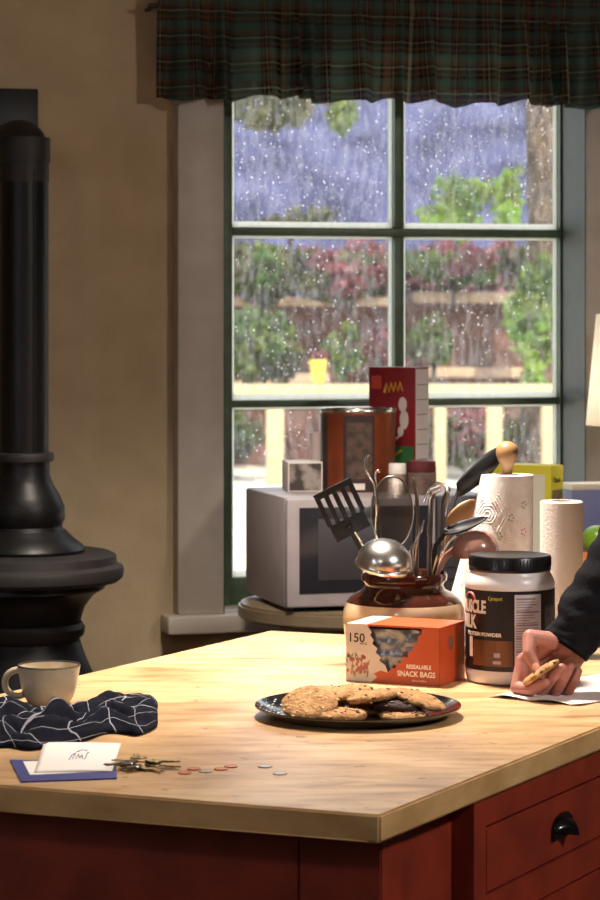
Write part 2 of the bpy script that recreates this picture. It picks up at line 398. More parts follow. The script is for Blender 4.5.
shrub('lime green sapling crown in the upper right pane', 456, 168, 244, 46, 24.6, leaf_l, 260, .085, leaf_g, 150)
shrub('yellow-green sprig beside the tree trunk in the upper right pane', 510, 166, 240, 16, 24.6, leaf_l, 130, .085, leaf_g, 60)
shrub('thin olive shrub low in the upper left pane', 290, 205, 238, 56, 26.6, leaf_d, 260, .07)
shrub('dark shrub under the railing seen in the lowest left pane', 225, 405, 468, 45, 24.4, leaf_d, 900, .08, leaf_g, 300)
shrub('dark shrub under the railing behind the wooden knob', 470, 405, 462, 60, 24.6, leaf_d, 800, .08, flow_m, 250)
for x_, lab_ in ((215, 'far maroon hedge bush at the left edge of the middle panes'), (290, 'far maroon hedge bush behind the olive shrubs'), (375, 'far maroon hedge bush straight behind the centre muntin'), (440, 'far maroon hedge bush behind the pink flowering shrub'), (510, 'far maroon hedge bush left of the tree trunk'), (590, 'far maroon hedge bush right of the tree trunk')):
    shrub(lab_, x_, 236 + (x_ % 7), 316, 44, 27.6, flow_m, 900, .09, leaf_d, 900, group='far hedge bushes')
for x_, lab_ in ((-170, 'green bush on the terrace well left of the window view'), (-70, 'green bush on the terrace left of the leaning tree'), (30, 'green bush on the terrace behind the leaning tree'), (130, 'green bush on the terrace just left of the window edge')):
    shrub(lab_, x_, 238, 330, 56, 25.6, leaf_d, 900, .09, flow_m, 600, group='bushes left of the window view')
tl_ = thing('tree', 'tree with olive branches hanging into the top of the upper left pane', 'tree', (fx(60, 20), 20, -.05))
bm = NB(); X = fx(60, 20); tube(bm, [(X, 20, -.05), (X + .1, 20, 1.5), (X + .05, 20, 3.2), (X + .2, 20, 4.2)], [.2, .16, .14, .1], 12); part('trunk', bm, bark_m, tl_)
bm = NB(); tube(bm, [(X + .08, 20, 3.0), (fx(200, 20), 20, fz(70, 20)), (fx(290, 20), 20, fz(96, 20)), (fx(350, 20), 20, fz(108, 20))], [.08, .05, .03, .01], 8); part('bough', bm, bark_m, tl_)
bm = NB(); leaves(bm, (fx(272, 20), 20, fz(105, 20)), (46 / F * 20, .4, .19), 460, .065); leaves(bm, (fx(180, 20), 20, fz(40, 20)), (.9, .6, .5), 500, .08); part('foliage', bm, leaf_d, tl_, stuff=True)
bm = NB(); leaves(bm, (fx(342, 20), 20, fz(114, 20)), (14 / F * 20, .2, .15), 170, .06); part('foliage', bm, leaf_g, tl_, stuff=True)
tree = thing('tree', 'thick brown tree trunk at the right edge of the window view', 'tree', (fx(542, 25.3), 25.3, -.05))
bm = NB(); X = fx(542, 25.3)
tube(bm, [(X - .05, 25.3, -.05), (X, 25.3, 1), (X + .02, 25.3, 2.4), (X - .02, 25.3, 4), (X + .1, 25.3, 6)], [.22, .18, .16, .15, .13], 14); part('trunk', bm, bark_m, tree)
bm = NB(); leaves(bm, (X + .1, 25.3, 6.6), (1.6, 1.4, 1.0), 500, .12); part('foliage', bm, leaf_g, tree, stuff=True)
pot = thing('flower_pot', 'small yellow pot with a pink flower on the white railing', 'flower pot', (fx(318, 23.5), 23.5, fz(382, 23.5)))
yel = mat('yellow_pot', S(236, 200, 60), .6)
bm = NB(); lathe(bm, [(0, 0), (.055, 0), (.075, .17), (.08, .17), (.08, .2), (.06, .2), (.06, .12), (0, .12)], 16, pot.location); part('pot', bm, yel, pot)
bm = NB(); leaves(bm, Vector(pot.location) + Vector((0, 0, .24)), (.08, .08, .06), 40, .04); part('flower', bm, flow_m, pot)

# ------------------------------------------------------------------ valance
plaid = band_mat('plaid_cloth', 'MIX',
    [(0, S(92, 118, 106)), (.34, S(58, 56, 50)), (.42, S(124, 90, 72)), (.52, S(60, 60, 54)), (.64, S(180, 170, 136)), (.69, S(60, 60, 54)), (.78, S(116, 80, 64)), (.88, S(74, 94, 86))],
    [(0, S(86, 112, 100)), (.30, S(54, 52, 48)), (.42, S(118, 84, 66)), (.52, S(56, 56, 50)), (.68, S(174, 162, 130)), (.74, S(56, 56, 50)), (.86, S(110, 74, 58))], 14, 17, .95, transl=.6, weave=.16)
VV = -.10
vu0, vu1 = WU(158, VV), 1.12
vz1 = WZ(300, -16, VV); vzr = WZ(300, 10, VV)
def pleat(u):
    a = u * 40 + 1.7 * math.sin(u * 9.3) + .8 * math.sin(u * 23)
    return (abs(math.sin(a)) * 2 - 1.2) * .8 + .35 * math.sin(u * 31 + 1.3) + .22 * math.sin(u * 131 + 2 * math.sin(u * 17))
def valf(s, t):
    u = vu0 + (vu1 - vu0) * s
    zb = WZ(300, 99.5 + 2.0 * math.sin(u * 21) + 2.2 * math.sin(u * 57), VV) - .012 * max(0, 1 - (u - vu0) / .12)
    z = vz1 + (zb - vz1) * t
    d = (vzr - z)
    amp = .014 + .034 * min(1, max(0, d / .2)) if d > 0 else .010
    if abs(d) < .012: amp = .003
    v = VV + amp * pleat(u + .01 * t * math.sin(u * 30))
    return WM @ Vector((u, v, z)), (u * 1.3 + .025 * pleat(u + .02), z)
bm, uv = grid_bm(520, 26, valf)
val = thing('valance_curtain', 'dark green and red plaid gathered valance hanging across the top of the window', 'curtain', loc2w((vu0 + vu1) / 2, VV, WZ(300, 100, VV)))
o = part('cloth', bm, plaid, val, sharp=180); add_uv(o, uv)
sm = o.modifiers.new('thickness', 'SOLIDIFY'); sm.thickness = .0012
rodm = mat('dark_rod', S(40, 34, 30), .4, .6)
bm = NB(); tube(bm, [loc2w(vu0 - .02, VV + .014, vzr), loc2w(vu1 + .02, VV + .014, vzr)], .006, 10)
for u in (vu0 - .005, vu1): tube(bm, [loc2w(u, VV + .014, vzr), loc2w(u, 0, vzr)], .005, 8)
part('curtain_rod', bm, rodm, val)

# ------------------------------------------------------------------ stove
iron = mat('black_iron', S(15, 14, 16), .42, .1, col2=S(10, 10, 11), scale=14, bump=.12, bscale=90, spec=.3)
iron_br = mat('dusty_iron', S(36, 31, 31), .6, .1, col2=S(26, 23, 23), scale=18, bump=.1)
SD = 5.58; SX = (24 - CX) / F * SD; px = SD / F
def sz(y): return CAMZ - (y - CY) / F * SD
stove = thing('wood_stove', 'black cast-iron pot-bellied stove with round top beside the wall', 'stove', (SX, SD, 0))
bm = NB(); lathe(bm, [(0, sz(660)), (56 * px, sz(640)), (60 * px, sz(652)), (70 * px, sz(676)), (80 * px, sz(720)), (82 * px, sz(770)), (76 * px, sz(820)), (62 * px, .22), (66 * px, .19), (66 * px, .16), (0, .16)], 48, (SX, SD, 0)); part('belly', bm, iron, stove)
bm = NB(); lathe(bm, [(0, sz(590)), (80 * px, sz(580)), (81 * px, sz(588)), (70 * px, sz(594)), (61 * px, sz(606)), (56 * px, sz(622)), (0, sz(622))], 48, (SX, SD, 0)); part('neck', bm, iron, stove)
bm = NB(); lathe(bm, [(50 * px, sz(620)), (58 * px, sz(622)), (61 * px, sz(627)), (60 * px, sz(634)), (54 * px, sz(640)), (50 * px, sz(640))], 48, (SX, SD, 0)); part('ring', bm, iron_br, stove)
bm = NB(); lathe(bm, [(0, sz(552)), (86 * px, sz(552)), (92 * px, sz(555)), (93 * px, sz(563)), (99 * px, sz(566)), (100 * px, sz(570)), (99 * px, sz(577)), (94 * px, sz(581)), (0, sz(581))], 56, (SX, SD, 0)); part('top_plate', bm, iron_br, stove)
bm = NB(); lathe(bm, [(0, sz(530)), (42 * px, sz(530)), (50 * px, sz(538)), (59 * px, sz(545)), (61 * px, sz(549)), (60 * px, sz(552)), (0, sz(552))], 48, (SX, SD, 0)); part('collar_skirt', bm, iron, stove)
bm = NB(); lathe(bm, [(26 * px, sz(458)), (25.5 * px, sz(474)), (29 * px, sz(484)), (36 * px, sz(495)), (40.5 * px, sz(506)), (41 * px, sz(518)), (38 * px, sz(526)), (40 * px, sz(531)), (0, sz(532))], 40, (SX, SD, 0)); part('flue_boot', bm, iron, stove)
bm = NB(); lathe(bm, [(24.5 * px, sz(452)), (29.5 * px, sz(453)), (30.5 * px, sz(456)), (29.5 * px, sz(461)), (25 * px, sz(462))], 40, (SX, SD, 0)); part('collar', bm, iron_br, stove)
bm = NB(); lathe(bm, [(24.5 * px, sz(140)), (24.5 * px, sz(458))], 40, (SX, SD, 0)); pipe = part('stove_pipe', bm, iron, stove)
bm = NB(); tube(bm, [(SX + 24.7 * px * math.sin(.5), SD - 24.7 * px * math.cos(.5), sz(170)), (SX + 24.7 * px * math.sin(.5), SD - 24.7 * px * math.cos(.5), sz(455))], .0016, 6); part('pipe_seam', bm, iron, pipe)
# elbow: from straight up to straight back into the wall
nrm = Vector((-s16, c16, 0)); base = Vector((SX, SD, sz(168)))
elb = []; rr = 25 * px
for k in range(5):
    a = PI / 2 * k / 4; elb.append(base + Vector((0, 0, 1)) * rr * math.sin(a) + nrm * rr * (1 - math.cos(a)))
elb = [base - Vector((0, 0, .03))] + elb + [base + Vector((0, 0, rr)) + nrm * .36]
bm = NB(); tube(bm, elb, [25.2 * px] * 2 + [25.6 * px] * 3 + [25.2 * px] * 2, 32); part('elbow', bm, iron_br, stove)
bm = NB(); lathe(bm, [(24.5 * px, sz(162)), (26.5 * px, sz(162)), (26.5 * px, sz(138)), (24.5 * px, sz(138))], 40, (SX, SD, 0)); part('pipe_joint', bm, iron_br, stove)
bm = NB()
qp = Vector((WU(-14, -.015), 0)); zz = WZ(0, 106, -.015)
box(bm, WU(-60, -.01), WU(38, -.01), -.012, 0, zz - .16, WZ(38, 89, -.01), .002, M=WM); part('wall_thimble', bm, iron, stove)
for k in range(3):
    a = 2 * PI * k / 3 + .6; dx, dy = math.cos(a), math.sin(a)
    bm = NB(); tube(bm, [(SX + dx * .11, SD + dy * .11, .2), (SX + dx * .16, SD + dy * .16, .1), (SX + dx * .15, SD + dy * .15, .03), (SX + dx * .18, SD + dy * .18, 0.012)], [.025, .02, .014, .016], 8); part('leg', bm, iron, stove)

# ------------------------------------------------------------------ island: worktop + cabinet
NC = T(380, 815); lv = (T(0, 785) - NC).normalized(); rv = (T(600, 727) - NC).normalized()
LA, LB = .979, 1.634
def TP(a, b, z): p = NC + lv * a + rv * b; return Vector((p.x, p.y, z))
wood = bpy.data.materials.new('worn_butcher_block'); wood.use_nodes = True; MATS['wood'] = wood
nt = wood.node_tree; N = nt.nodes; LK = nt.links.new; b = N['Principled BSDF']; b.inputs['Roughness'].default_value = .36
b.inputs['Specular IOR Level'].default_value = .5
tc = N.new('ShaderNodeTexCoord')
mp = N.new('ShaderNodeMapping'); mp.inputs['Rotation'].default_value = (0, 0, -math.atan2(lv.y, lv.x)); mp.inputs['Scale'].default_value = (1.6, 6, 4)
LK(tc.outputs['Object'], mp.inputs[0])
n1 = N.new('ShaderNodeTexNoise'); n1.inputs['Scale'].default_value = 5; n1.inputs['Detail'].default_value = 7; n1.inputs['Roughness'].default_value = .62; n1.inputs['Distortion'].default_value = .4; LK(mp.outputs[0], n1.inputs['Vector'])
r1 = N.new('ShaderNodeValToRGB'); e = r1.color_ramp.elements
e[0].position = .30; e[0].color = S(160, 122, 82); e[1].position = .52; e[1].color = S(210, 170, 122)
k = e.new(.42); k.color = S(194, 152, 104); k = e.new(.72); k.color = S(226, 192, 146)
LK(n1.outputs['Fac'], r1.inputs[0])
n2 = N.new('ShaderNodeTexNoise'); n2.inputs['Scale'].default_value = 4.5; n2.inputs['Detail'].default_value = 5; LK(tc.outputs['Object'], n2.inputs['Vector'])
r2 = N.new('ShaderNodeValToRGB'); r2.color_ramp.elements[0].position = .36; r2.color_ramp.elements[0].color = (.52, .44, .38, 1); r2.color_ramp.elements[1].position = .54; r2.color_ramp.elements[1].color = (1, 1, 1, 1)
LK(n2.outputs['Fac'], r2.inputs[0])
mx = N.new('ShaderNodeMix'); mx.data_type = 'RGBA'; mx.blend_type = 'MULTIPLY'; mx.inputs[0].default_value = .7
LK(r1.outputs[0], mx.inputs[6]); LK(r2.outputs[0], mx.inputs[7])
n3 = N.new('ShaderNodeTexNoise'); n3.inputs['Scale'].default_value = 34; n3.inputs['Detail'].default_value = 4
mp3 = N.new('ShaderNodeMapping'); mp3.inputs['Scale'].default_value = (1, 1, .7); LK(tc.outputs['Object'], mp3.inputs[0]); LK(mp3.outputs[0], n3.inputs['Vector'])
r3 = N.new('ShaderNodeValToRGB'); r3.color_ramp.elements[0].position = .28; r3.color_ramp.elements[0].color = (.35, .25, .18, 1); r3.color_ramp.elements[1].position = .34; r3.color_ramp.elements[1].color = (1, 1, 1, 1)
LK(n3.outputs['Fac'], r3.inputs[0])
mx2 = N.new('ShaderNodeMix'); mx2.data_type = 'RGBA'; mx2.blend_type = 'MULTIPLY'; mx2.inputs[0].default_value = .8
LK(mx.outputs[2], mx2.inputs[6]); LK(r3.outputs[0], mx2.inputs[7]); LK(mx2.outputs[2], b.inputs['Base Color'])
bp = N.new('ShaderNodeBump'); bp.inputs['Strength'].default_value = .12; bp.inputs['Distance'].default_value = .002; LK(n1.outputs['Fac'], bp.inputs['Height']); LK(bp.outputs[0], b.inputs['Normal'])
TT = .035
bm = NB()
prism(bm, [TP(0, 0, 0).xy, TP(0, LB, 0).xy, TP(LA, LB, 0).xy, TP(LA, 0, 0).xy], TZ - TT, TZ)
bmesh.ops.bevel(bm, geom=list(bm.edges), offset=.003, segments=2, affect='EDGES')
edge_m = mat('block_edge', S(216, 178, 124), .5, col2=S(186, 146, 96), scale=9, stretch=(1, 1, 2), bump=.1)  # side faces take a separate, lightly mottled wood tone
for f in bm.faces:
    f.normal_update()
    if abs(f.normal.z) < .3: f.material_index = 1
solo('worktop', bm, [wood, edge_m], 'thick worn butcher-block worktop of the kitchen island', 'worktop', sharp=60)

red = mat('barn_red_paint', S(146, 52, 34), .45, col2=S(120, 42, 28), scale=14, bump=.06, bscale=50)
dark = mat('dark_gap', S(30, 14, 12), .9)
CB = TZ - TT
isl = thing('island_cabinet', 'barn red painted cabinet under the butcher-block worktop', 'cabinet', TP(.5, .8, 0))
def slab(a0, a1, b0, b1, z0, z1, bev=0):
    bm = NB(); prism(bm, [TP(a0, b0, 0).xy, TP(a0, b1, 0).xy, TP(a1, b1, 0).xy, TP(a1, b0, 0).xy], z0, z1)
    if bev: bmesh.ops.bevel(bm, geom=list(bm.edges), offset=bev, segments=2, affect='EDGES')
    return bm
OL, OR = .035, .08       # overhangs: along the right face, along the near face
part('carcass', slab(OL + .02, LA - .05, OR + .02, LB - .05, .08, CB), red, isl)
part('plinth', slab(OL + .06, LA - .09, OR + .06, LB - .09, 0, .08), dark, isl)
part('corner_post', slab(OL, OL + .055, OR, OR + .06, 0, CB, .002), red, isl)
part('side_panel', slab(OL + .006, OL + .03, OR + .06, .33, .06, CB, .001), red, isl)
def fpix(x, a):     # parameter b along the right face for a pixel column, on the plane offset a
    t = (x - CX) / F; o = NC + lv * a; return (t * o.y - o.x) / (rv.x - t * rv.y)
def fzz(x, y, a):
    bb = fpix(x, a); return CAMZ - (y - CY) / F * (NC + lv * a + rv * bb).y
# near face panels with seam
part('end_panel', slab(OL + .055, .148, OR + .004, OR + .03, .06, CB, .001), red, isl)
part('end_panel', slab(.150, LA - .05, OR + .004, OR + .03, .06, CB, .001), red, isl)
# drawer bank stands proud
DA = .009
db0 = fpix(474, DA); db1 = LB - .06
dz1 = fzz(486, 826, DA); d0 = fpix(486, DA)
dzb = fzz(487, 896, DA); d1 = d0 + .44
dz2 = fzz(540, 899, DA); 
part('drawer_case', slab(DA + .028, OL + .1, db0, db1, .06, CB, .001), red, isl)
fr = NB()
def sl2(a0, a1, b0, b1, z0, z1): prism(fr, [TP(a0, b0, 0).xy, TP(a0, b1, 0).xy, TP(a1, b1, 0).xy, TP(a1, b0, 0).xy], z0, z1)
zl = [(dz1, dzb), (dz2, dz2 - .17), (dz2 - .195, dz2 - .40)]
zl = [(a, max(b, .1)) for a, b in zl]
e1 = d1 + .02; d2 = min(e1 + .42, db1 - .02)
sl2(DA, DA + .03, db0, d0, .06, CB); sl2(DA, DA + .03, d1, e1, .06, CB); sl2(DA, DA + .03, d2, db1, .06, CB)
zz = CB
for (a, b_) in zl:
    for (p, q) in ((d0, d1), (e1, d2)): sl2(DA, DA + .03, p, q, a, zz)
    zz = b_
for (p, q) in ((d0, d1), (e1, d2)): sl2(DA, DA + .03, p, q, .06, zz)
part('face_frame', fr, red, isl)
blk = mat('black_gloss_metal', S(16, 16, 18), .22, .3, spec=.6)
for (p, q) in ((d0, d1), (e1, d2)):
    for (a, b_) in zl:
        dr = part('drawer', slab(DA + .001, DA + .022, p + .0035, q - .0035, b_ + .003, a - .0045, .0015), red, isl)
        cb = fpix(562, DA) if p == d0 else (p + q) / 2
        cz = fzz(562, 830, DA) if a == dz1 else (a + b_) / 2
        bm = NB(); M = frame(TP(DA, cb, cz), rv, (0, 0, 1), -lv)      # x along face, y up, z out
        vs = []
        # cup pull: back plate and a half dome open below
        pts = [(.036 * math.cos(t), .020 * math.sin(t)) for t in [PI * k / 12 for k in range(13)]]
        prism(bm, [(-.040, -.010), (.040, -.010), (.040, .006)] + [(.040 * math.cos(PI * k / 10), .006 + .020 * math.sin(PI * k / 10)) for k in range(1, 10)] + [(-.040, .006)], 0, .002, M)
        nn, mm = 16, 8; G = []
        for i in range(nn + 1):
            th = PI * i / nn; row = []
            for j in range(mm + 1):
                ph = PI / 2 * j / mm
                row.append(bm.verts.new(M @ Vector((.033 * math.cos(th) * math.cos(ph) , .019 * math.sin(th) * math.cos(ph) + .004 * 0 - .006 * (j / mm), .002 + .024 * math.sin(ph) * (.35 + .65 * math.sin(th))))))
            G.append(row)
        for i in range(nn):
            for j in range(mm): bm.faces.new((G[i][j], G[i + 1][j], G[i + 1][j + 1], G[i][j + 1]))
        for s in (-1, 1): ball(bm, M @ Vector((.0365 * s, -.003, .003)), .003, u=8, v=6)
        part('cup_pull', bm, blk, dr, 'glossy black metal cup pull')

# ------------------------------------------------------------------ counter behind, microwave and what stands on it
KZ = .877
cnt = thing('side_counter', 'low wooden side counter with a rounded corner under the window', 'counter', loc2w(.4, -.32, 0))
ctop = mat('counter_laminate', S(120, 104, 82), .35, col2=S(104, 90, 70), scale=16)
cu0, cu1, cv0, cv1, cr = -.232, 1.6, -.60, -.084, .255
out = [(cu0 + cr - cr * math.sin(PI / 2 * k / 8), cv1 - cr + cr * math.cos(PI / 2 * k / 8)) for k in range(0, 9)] + [(cu0, cv0 + cr)] + [(cu0 + cr - cr * math.cos(PI / 2 * k / 8), cv0 + cr - cr * math.sin(PI / 2 * k / 8)) for k in range(1, 8)] + [(cu0 + cr, cv0), (cu1, cv0), (cu1, cv1)]
bm = NB(); prism(bm, out, KZ - .035, KZ, WM); bmesh.ops.bevel(bm, geom=[e for e in bm.edges if abs(e.verts[0].co.z - e.verts[1].co.z) < 1e-5], offset=.006, segments=2, affect='EDGES'); part('counter_top', bm, ctop, cnt)
bm = NB(); box(bm, cu0 + .16, cu1, cv0 + .1, cv1, .08, KZ - .035, .003, M=WM); part('cabinet_body', bm, mat('counter_base', S(112, 92, 68), .6), cnt)

mw_m = mat('microwave_white', S(160, 151, 153), .4, col2=S(152, 143, 145), scale=20)
mw_d = mat('microwave_door_glass', S(40, 40, 46), .18, spec=.6)
mw_w = mat('microwave_mesh_window', S(62, 60, 64), .35)
mu0, mv0 = -.179, -.521; MH = .248; MWd, MDp = .46, .35; mz = KZ + .008
mw = thing('microwave', 'pale grey microwave oven with a dark door standing under the window', 'microwave', loc2w(mu0 + MWd / 2, mv0 + MDp / 2, KZ))
bm = NB(); box(bm, mu0, mu0 + MWd, mv0 + .022, mv0 + MDp, mz, mz + MH - .008, .006, M=WM); part('housing', bm, mw_m, mw)
bm = NB(); box(bm, mu0, mu0 + .34, mv0, mv0 + .021, mz + .002, mz + MH - .01, .007, M=WM); door = part('door', bm, mw_m, mw)
bm = NB(); box(bm, mu0 + .028, mu0 + .325, mv0 - .0015, mv0 + .004, mz + .032, mz + MH - .03, .001, M=WM); gl_ = part('door_glass', bm, mw_d, door, 'dark glass door panel')
bm = NB(); box(bm, mu0 + .07, mu0 + .285, mv0 - .0025, mv0, mz + .06, mz + MH - .055, .0005, M=WM); part('viewing_window', bm, mw_w, door)
bm = NB(); box(bm, mu0 + .342, mu0 + MWd, mv0, mv0 + .021, mz + .002, mz + MH - .01, .006, M=WM); cp = part('control_panel', bm, mat('panel_grey', S(60, 58, 62), .4), mw)
bm = NB()
for i in range(3):
    for j in range(5): box(bm, mu0 + .362 + i * .026, mu0 + .382 + i * .026, mv0 - .002, mv0, mz + .03 + j * .026, mz + .046 + j * .026, M=WM)
part('buttons', bm, mw_w, cp, stuff=True)
for (a, b_) in ((.04, .05), (MWd - .04, .05), (.04, MDp - .04), (MWd - .04, MDp - .04)):
    bm = NB(); lathe(bm, [(0, 0), (.012, 0), (.012, .009), (0, .009)], 12, loc2w(mu0 + a, mv0 + b_, KZ)); part('foot', bm, blk, mw)
MT = mz + MH - .008

def boxM(o, ang): return Matrix.Translation(Vector(o)) @ Matrix.Rotation(ang, 4, 'Z')
# small picture carton
card_g = mat('picture_print', S(66, 58, 56), .5, col2=S(160, 148, 140), scale=26, lo=.45, hi=.6)
card_w = mat('white_card', S(226, 216, 208), .6)
o3 = P(288, 492, 5.786); M = boxM((o3.x, o3.y, MT), math.radians(8))
t = thing('small_carton', 'small low carton with a dark picture print on the left end of the microwave', 'carton', M @ Vector((.04, .05, 0)))
bm = NB(); box(bm, 0, .078, 0, .10, 0, .066, .001, M=M); part('carton_body', bm, card_w, t)
bm = NB(); box(bm, .003, .075, -.0006, 0, .003, .063, M=M); part('front_print', bm, card_g, t)
# white tumbler
bm = NB(); c = P(319, 440, 5.93); lathe(bm, [(0, 0), (.019, 0), (.022, .12), (.023, .125), (.021, .125), (.018, .01), (0, .01)], 20, (c.x, c.y, MT))
solo('tumbler', bm, mat('pale_plastic', S(232, 214, 210), .4), 'narrow pale tumbler half hidden behind the copper tin can', 'cup')
# tin can
can_c = Vector((.1305, 5.85, MT)); CRd = .0845; CH = 1.3095 - MT
can = thing('tin_can', 'large copper-brown tin can with a dark label standing on the microwave', 'can', can_c)
cop = mat('copper_print', S(138, 68, 40), .35, .3, col2=S(116, 54, 32), scale=12)
bm = NB(); lathe(bm, [(0, 0), (CRd, 0), (CRd, CH - .006), (0, CH - .006)], 48, can_c); part('can_body', bm, cop, can)
tinm = mat('bright_tin', S(220, 216, 210), .22, 1)
bm = NB(); lathe(bm, [(CRd - .004, CH - .012), (CRd + .0012, CH - .008), (CRd + .0018, CH - .003), (CRd, CH), (CRd - .003, CH - .001), (CRd - .005, CH - .008), (0, CH - .008)], 48, can_c); part('rim', bm, tinm, can, 'shiny tin rim')
def cyl_patch(bm, c, R, t0, t1, z0, z1, n=10, th=.0004):
    A = []
    for i in range(n + 1):
        t = t0 + (t1 - t0) * i / n
        A.append([bm.verts.new((c.x + r * math.sin(t), c.y - r * math.cos(t), c.z + z)) for r, z in ((R, z0), (R, z1), (R + th, z1), (R + th, z0))])
    for p, q in zip(A, A[1:]):
        for k in range(4): bm.faces.new((p[k], q[k], q[(k + 1) % 4], p[(k + 1) % 4]))
    bm.faces.new(A[0]); bm.faces.new(A[-1][::-1])
bm = NB(); cyl_patch(bm, can_c, CRd, -.42, .42, .002, CH - .014); cyl_patch(bm, can_c, CRd, -1.6, -.95, .002, CH - .014); part('label', bm, mat('dark_label', S(58, 38, 36), .4), can)
bm = NB(); cyl_patch(bm, can_c, CRd + .0005, -.32, .36, .03, CH - .03); part('label_picture', bm, mat('label_picture', S(96, 74, 62), .5, col2=S(56, 44, 40), scale=50), can)
bm = NB(); cyl_patch(bm, can_c, CRd + .0005, -.16, .16, .006, .02); part('label_tag', bm, card_w, can)
# cereal box
ca = Vector((.158, 5.97, MT)); cb_ = Vector((.261, 5.90, MT)); cx_ = (cb_ - ca).normalized(); cyv = Vector((-cx_.y, cx_.x, 0))
M = frame(ca, cx_, cyv); CW, CD, CHh = (cb_ - ca).length, .06, 1.3996 - MT
cer = thing('cereal_box', 'tall red cereal box with a white side panel behind the tin can', 'box', M @ Vector((CW / 2, CD / 2, 0)))
redc = mat('red_carton', S(138, 30, 38), .45, col2=S(126, 25, 33), scale=8)
bm = NB(); box(bm, 0, CW, 0, CD, 0, CHh, .0015, M=M); part('carton', bm, redc, cer)
bm = NB(); box(bm, CW, CW + .0006, .003, CD - .002, .004, CHh - .004, M=M); part('nutrition_panel', bm, mat('pale_print', S(214, 204, 208), .5), cer)
bm = NB()
for k in range(7): box(bm, CW + .0006, CW + .001, .008, CD - .008, .03 + k * .034, .032 + k * .034, M=M)
part('panel_lines', bm, mat('grey_ink', S(120, 110, 118), .6), cer, stuff=True)
bm = NB(); box(bm, .004, CW - .004, -.0006, 0, .003, .095, M=M); part('green_band', bm, mat('green_print', S(52, 112, 62), .5), cer)
bm = NB()
for (x, z, rx, rz) in ((.092, .19, .011, .017), (.096, .155, .012, .022), (.086, .128, .008, .012)):
    lathe(bm, [(0, 0), (1, 0), (1, .0012), (0, .0012)], 16, M=M @ Matrix.Translation((x, -.0005, z)) @ Matrix.Rotation(PI / 2, 4, 'X') @ Matrix.Diagonal((rx, rz, 1, 1)))
tube(bm, [M @ Vector((.085, -.001, .12)), M @ Vector((.066, -.001, .105)), M @ Vector((.05, -.001, .098))], .003, 6)
part('white_print', bm, card_w, cer)
yl = mat('gold_print', S(214, 160, 60), .5)
bm = NB(); tube(bm, [M @ Vector((.044 + .006 * k, -.001, (.236 if k % 2 else .216) + .0006 * k)) for k in range(9)], .0042, 6, flat=.25)
part('gold_lettering', bm, yl, cer); bm = NB(); tube(bm, [M @ Vector((.03, -.001, .03)), M @ Vector((.06, -.001, .07)), M @ Vector((.09, -.001, .085))], .003, 6); part('gold_print', bm, yl, cer)
bm = NB(); box(bm, .008, .034, -.0008, 0, CHh - .05, CHh - .02, M=M); part('corner_print', bm, mat('brick_print', S(196, 70, 56), .5), cer)
# maroon-lidded jars
def jar_small(cx, cy, r, h, label, lidm):
    t = thing('spice_jar', label, 'jar', (cx, cy, MT), 'small jars on the microwave')
    bm = NB(); lathe(bm, [(0, 0), (r * .95, 0), (r, .006), (r, h * .62), (r * .85, h * .7), (0, h * .7)], 24, (cx, cy, MT)); part('jar_body', bm, mat('taupe_label', S(122, 100, 92), .5, col2=S(92, 74, 70), scale=40), t)
    bm = NB(); lathe(bm, [(0, h * .66), (r * .98, h * .66), (r * 1.0, h * .7), (r * .95, h * .97), (r * .88, h), (0, h)], 24, (cx, cy, MT)); part('lid', bm, lidm, t)
jar_small(.2680, 5.74, .033, .073, 'squat jar with a maroon lid at the right end of the microwave top', mat('maroon_lid', S(92, 40, 44), .35))
jar_small(.2140, 5.715, .02, .068, 'small jar with a bright pale lid between the can and the maroon-lidded jar', mat('pale_lid', S(226, 220, 214), .3))
# boxes on the right of the counter
cc = P(551, 470, 5.82)
M = boxM((cc.x, cc.y, KZ), math.radians(-30)); BH = P(541, 466, 5.82).z - KZ
M2 = M @ Matrix.Translation((-.16, 0, 0))
yb = thing('cracker_box', 'tall yellow carton with pale front behind the standing paper towel roll', 'box', M2 @ Vector((.08, .03, 0)))
ybm = mat('yellow_carton', S(208, 196, 40), .5)
bm = NB(); box(bm, 0, .16, 0, .068, 0, BH, .0015, M=M2); part('carton', bm, ybm, yb)
bm = NB(); box(bm, .012, .145, -.0006, 0, .02, BH - .02, M=M2); part('front_print', bm, mat('pale_front', S(222, 216, 196), .5), yb)
bm = NB(); box(bm, .16, .1606, .006, .062, .06, BH - .055, M=M2); part('side_print', bm, mat('side_print', S(140, 124, 96), .5, col2=S(92, 84, 66), scale=60), yb)
bm = NB(); Mt = frame(M2 @ Vector((.1607, .01, BH - .038)), M2.to_3x3() @ Vector((0, 1, 0)), (0, 0, 1)); text_bm(bm, 'Classic', .017, lambda x, y, z: Mt @ Vector((x, y, z)), xs=.85); part('lettering', bm, mat('dark_ink', S(40, 36, 26), .6), yb)
cc = P(572, 486, 5.95); M = boxM((cc.x, cc.y, KZ), math.radians(14)); BH = cc.z - KZ
bb_ = thing('blue_carton', 'blue carton with a white top edge beside the yellow box', 'box', M @ Vector((.05, .04, 0)))
bm = NB(); box(bm, 0, .10, 0, .075, 0, BH - .008, .0015, M=M); part('carton', bm, mat('blue_carton', S(112, 118, 168), .5), bb_)
bm = NB(); box(bm, -.001, .101, -.001, .076, BH - .010, BH + .004, .0015, M=M); part('lid', bm, card_w, bb_, 'white top flap')

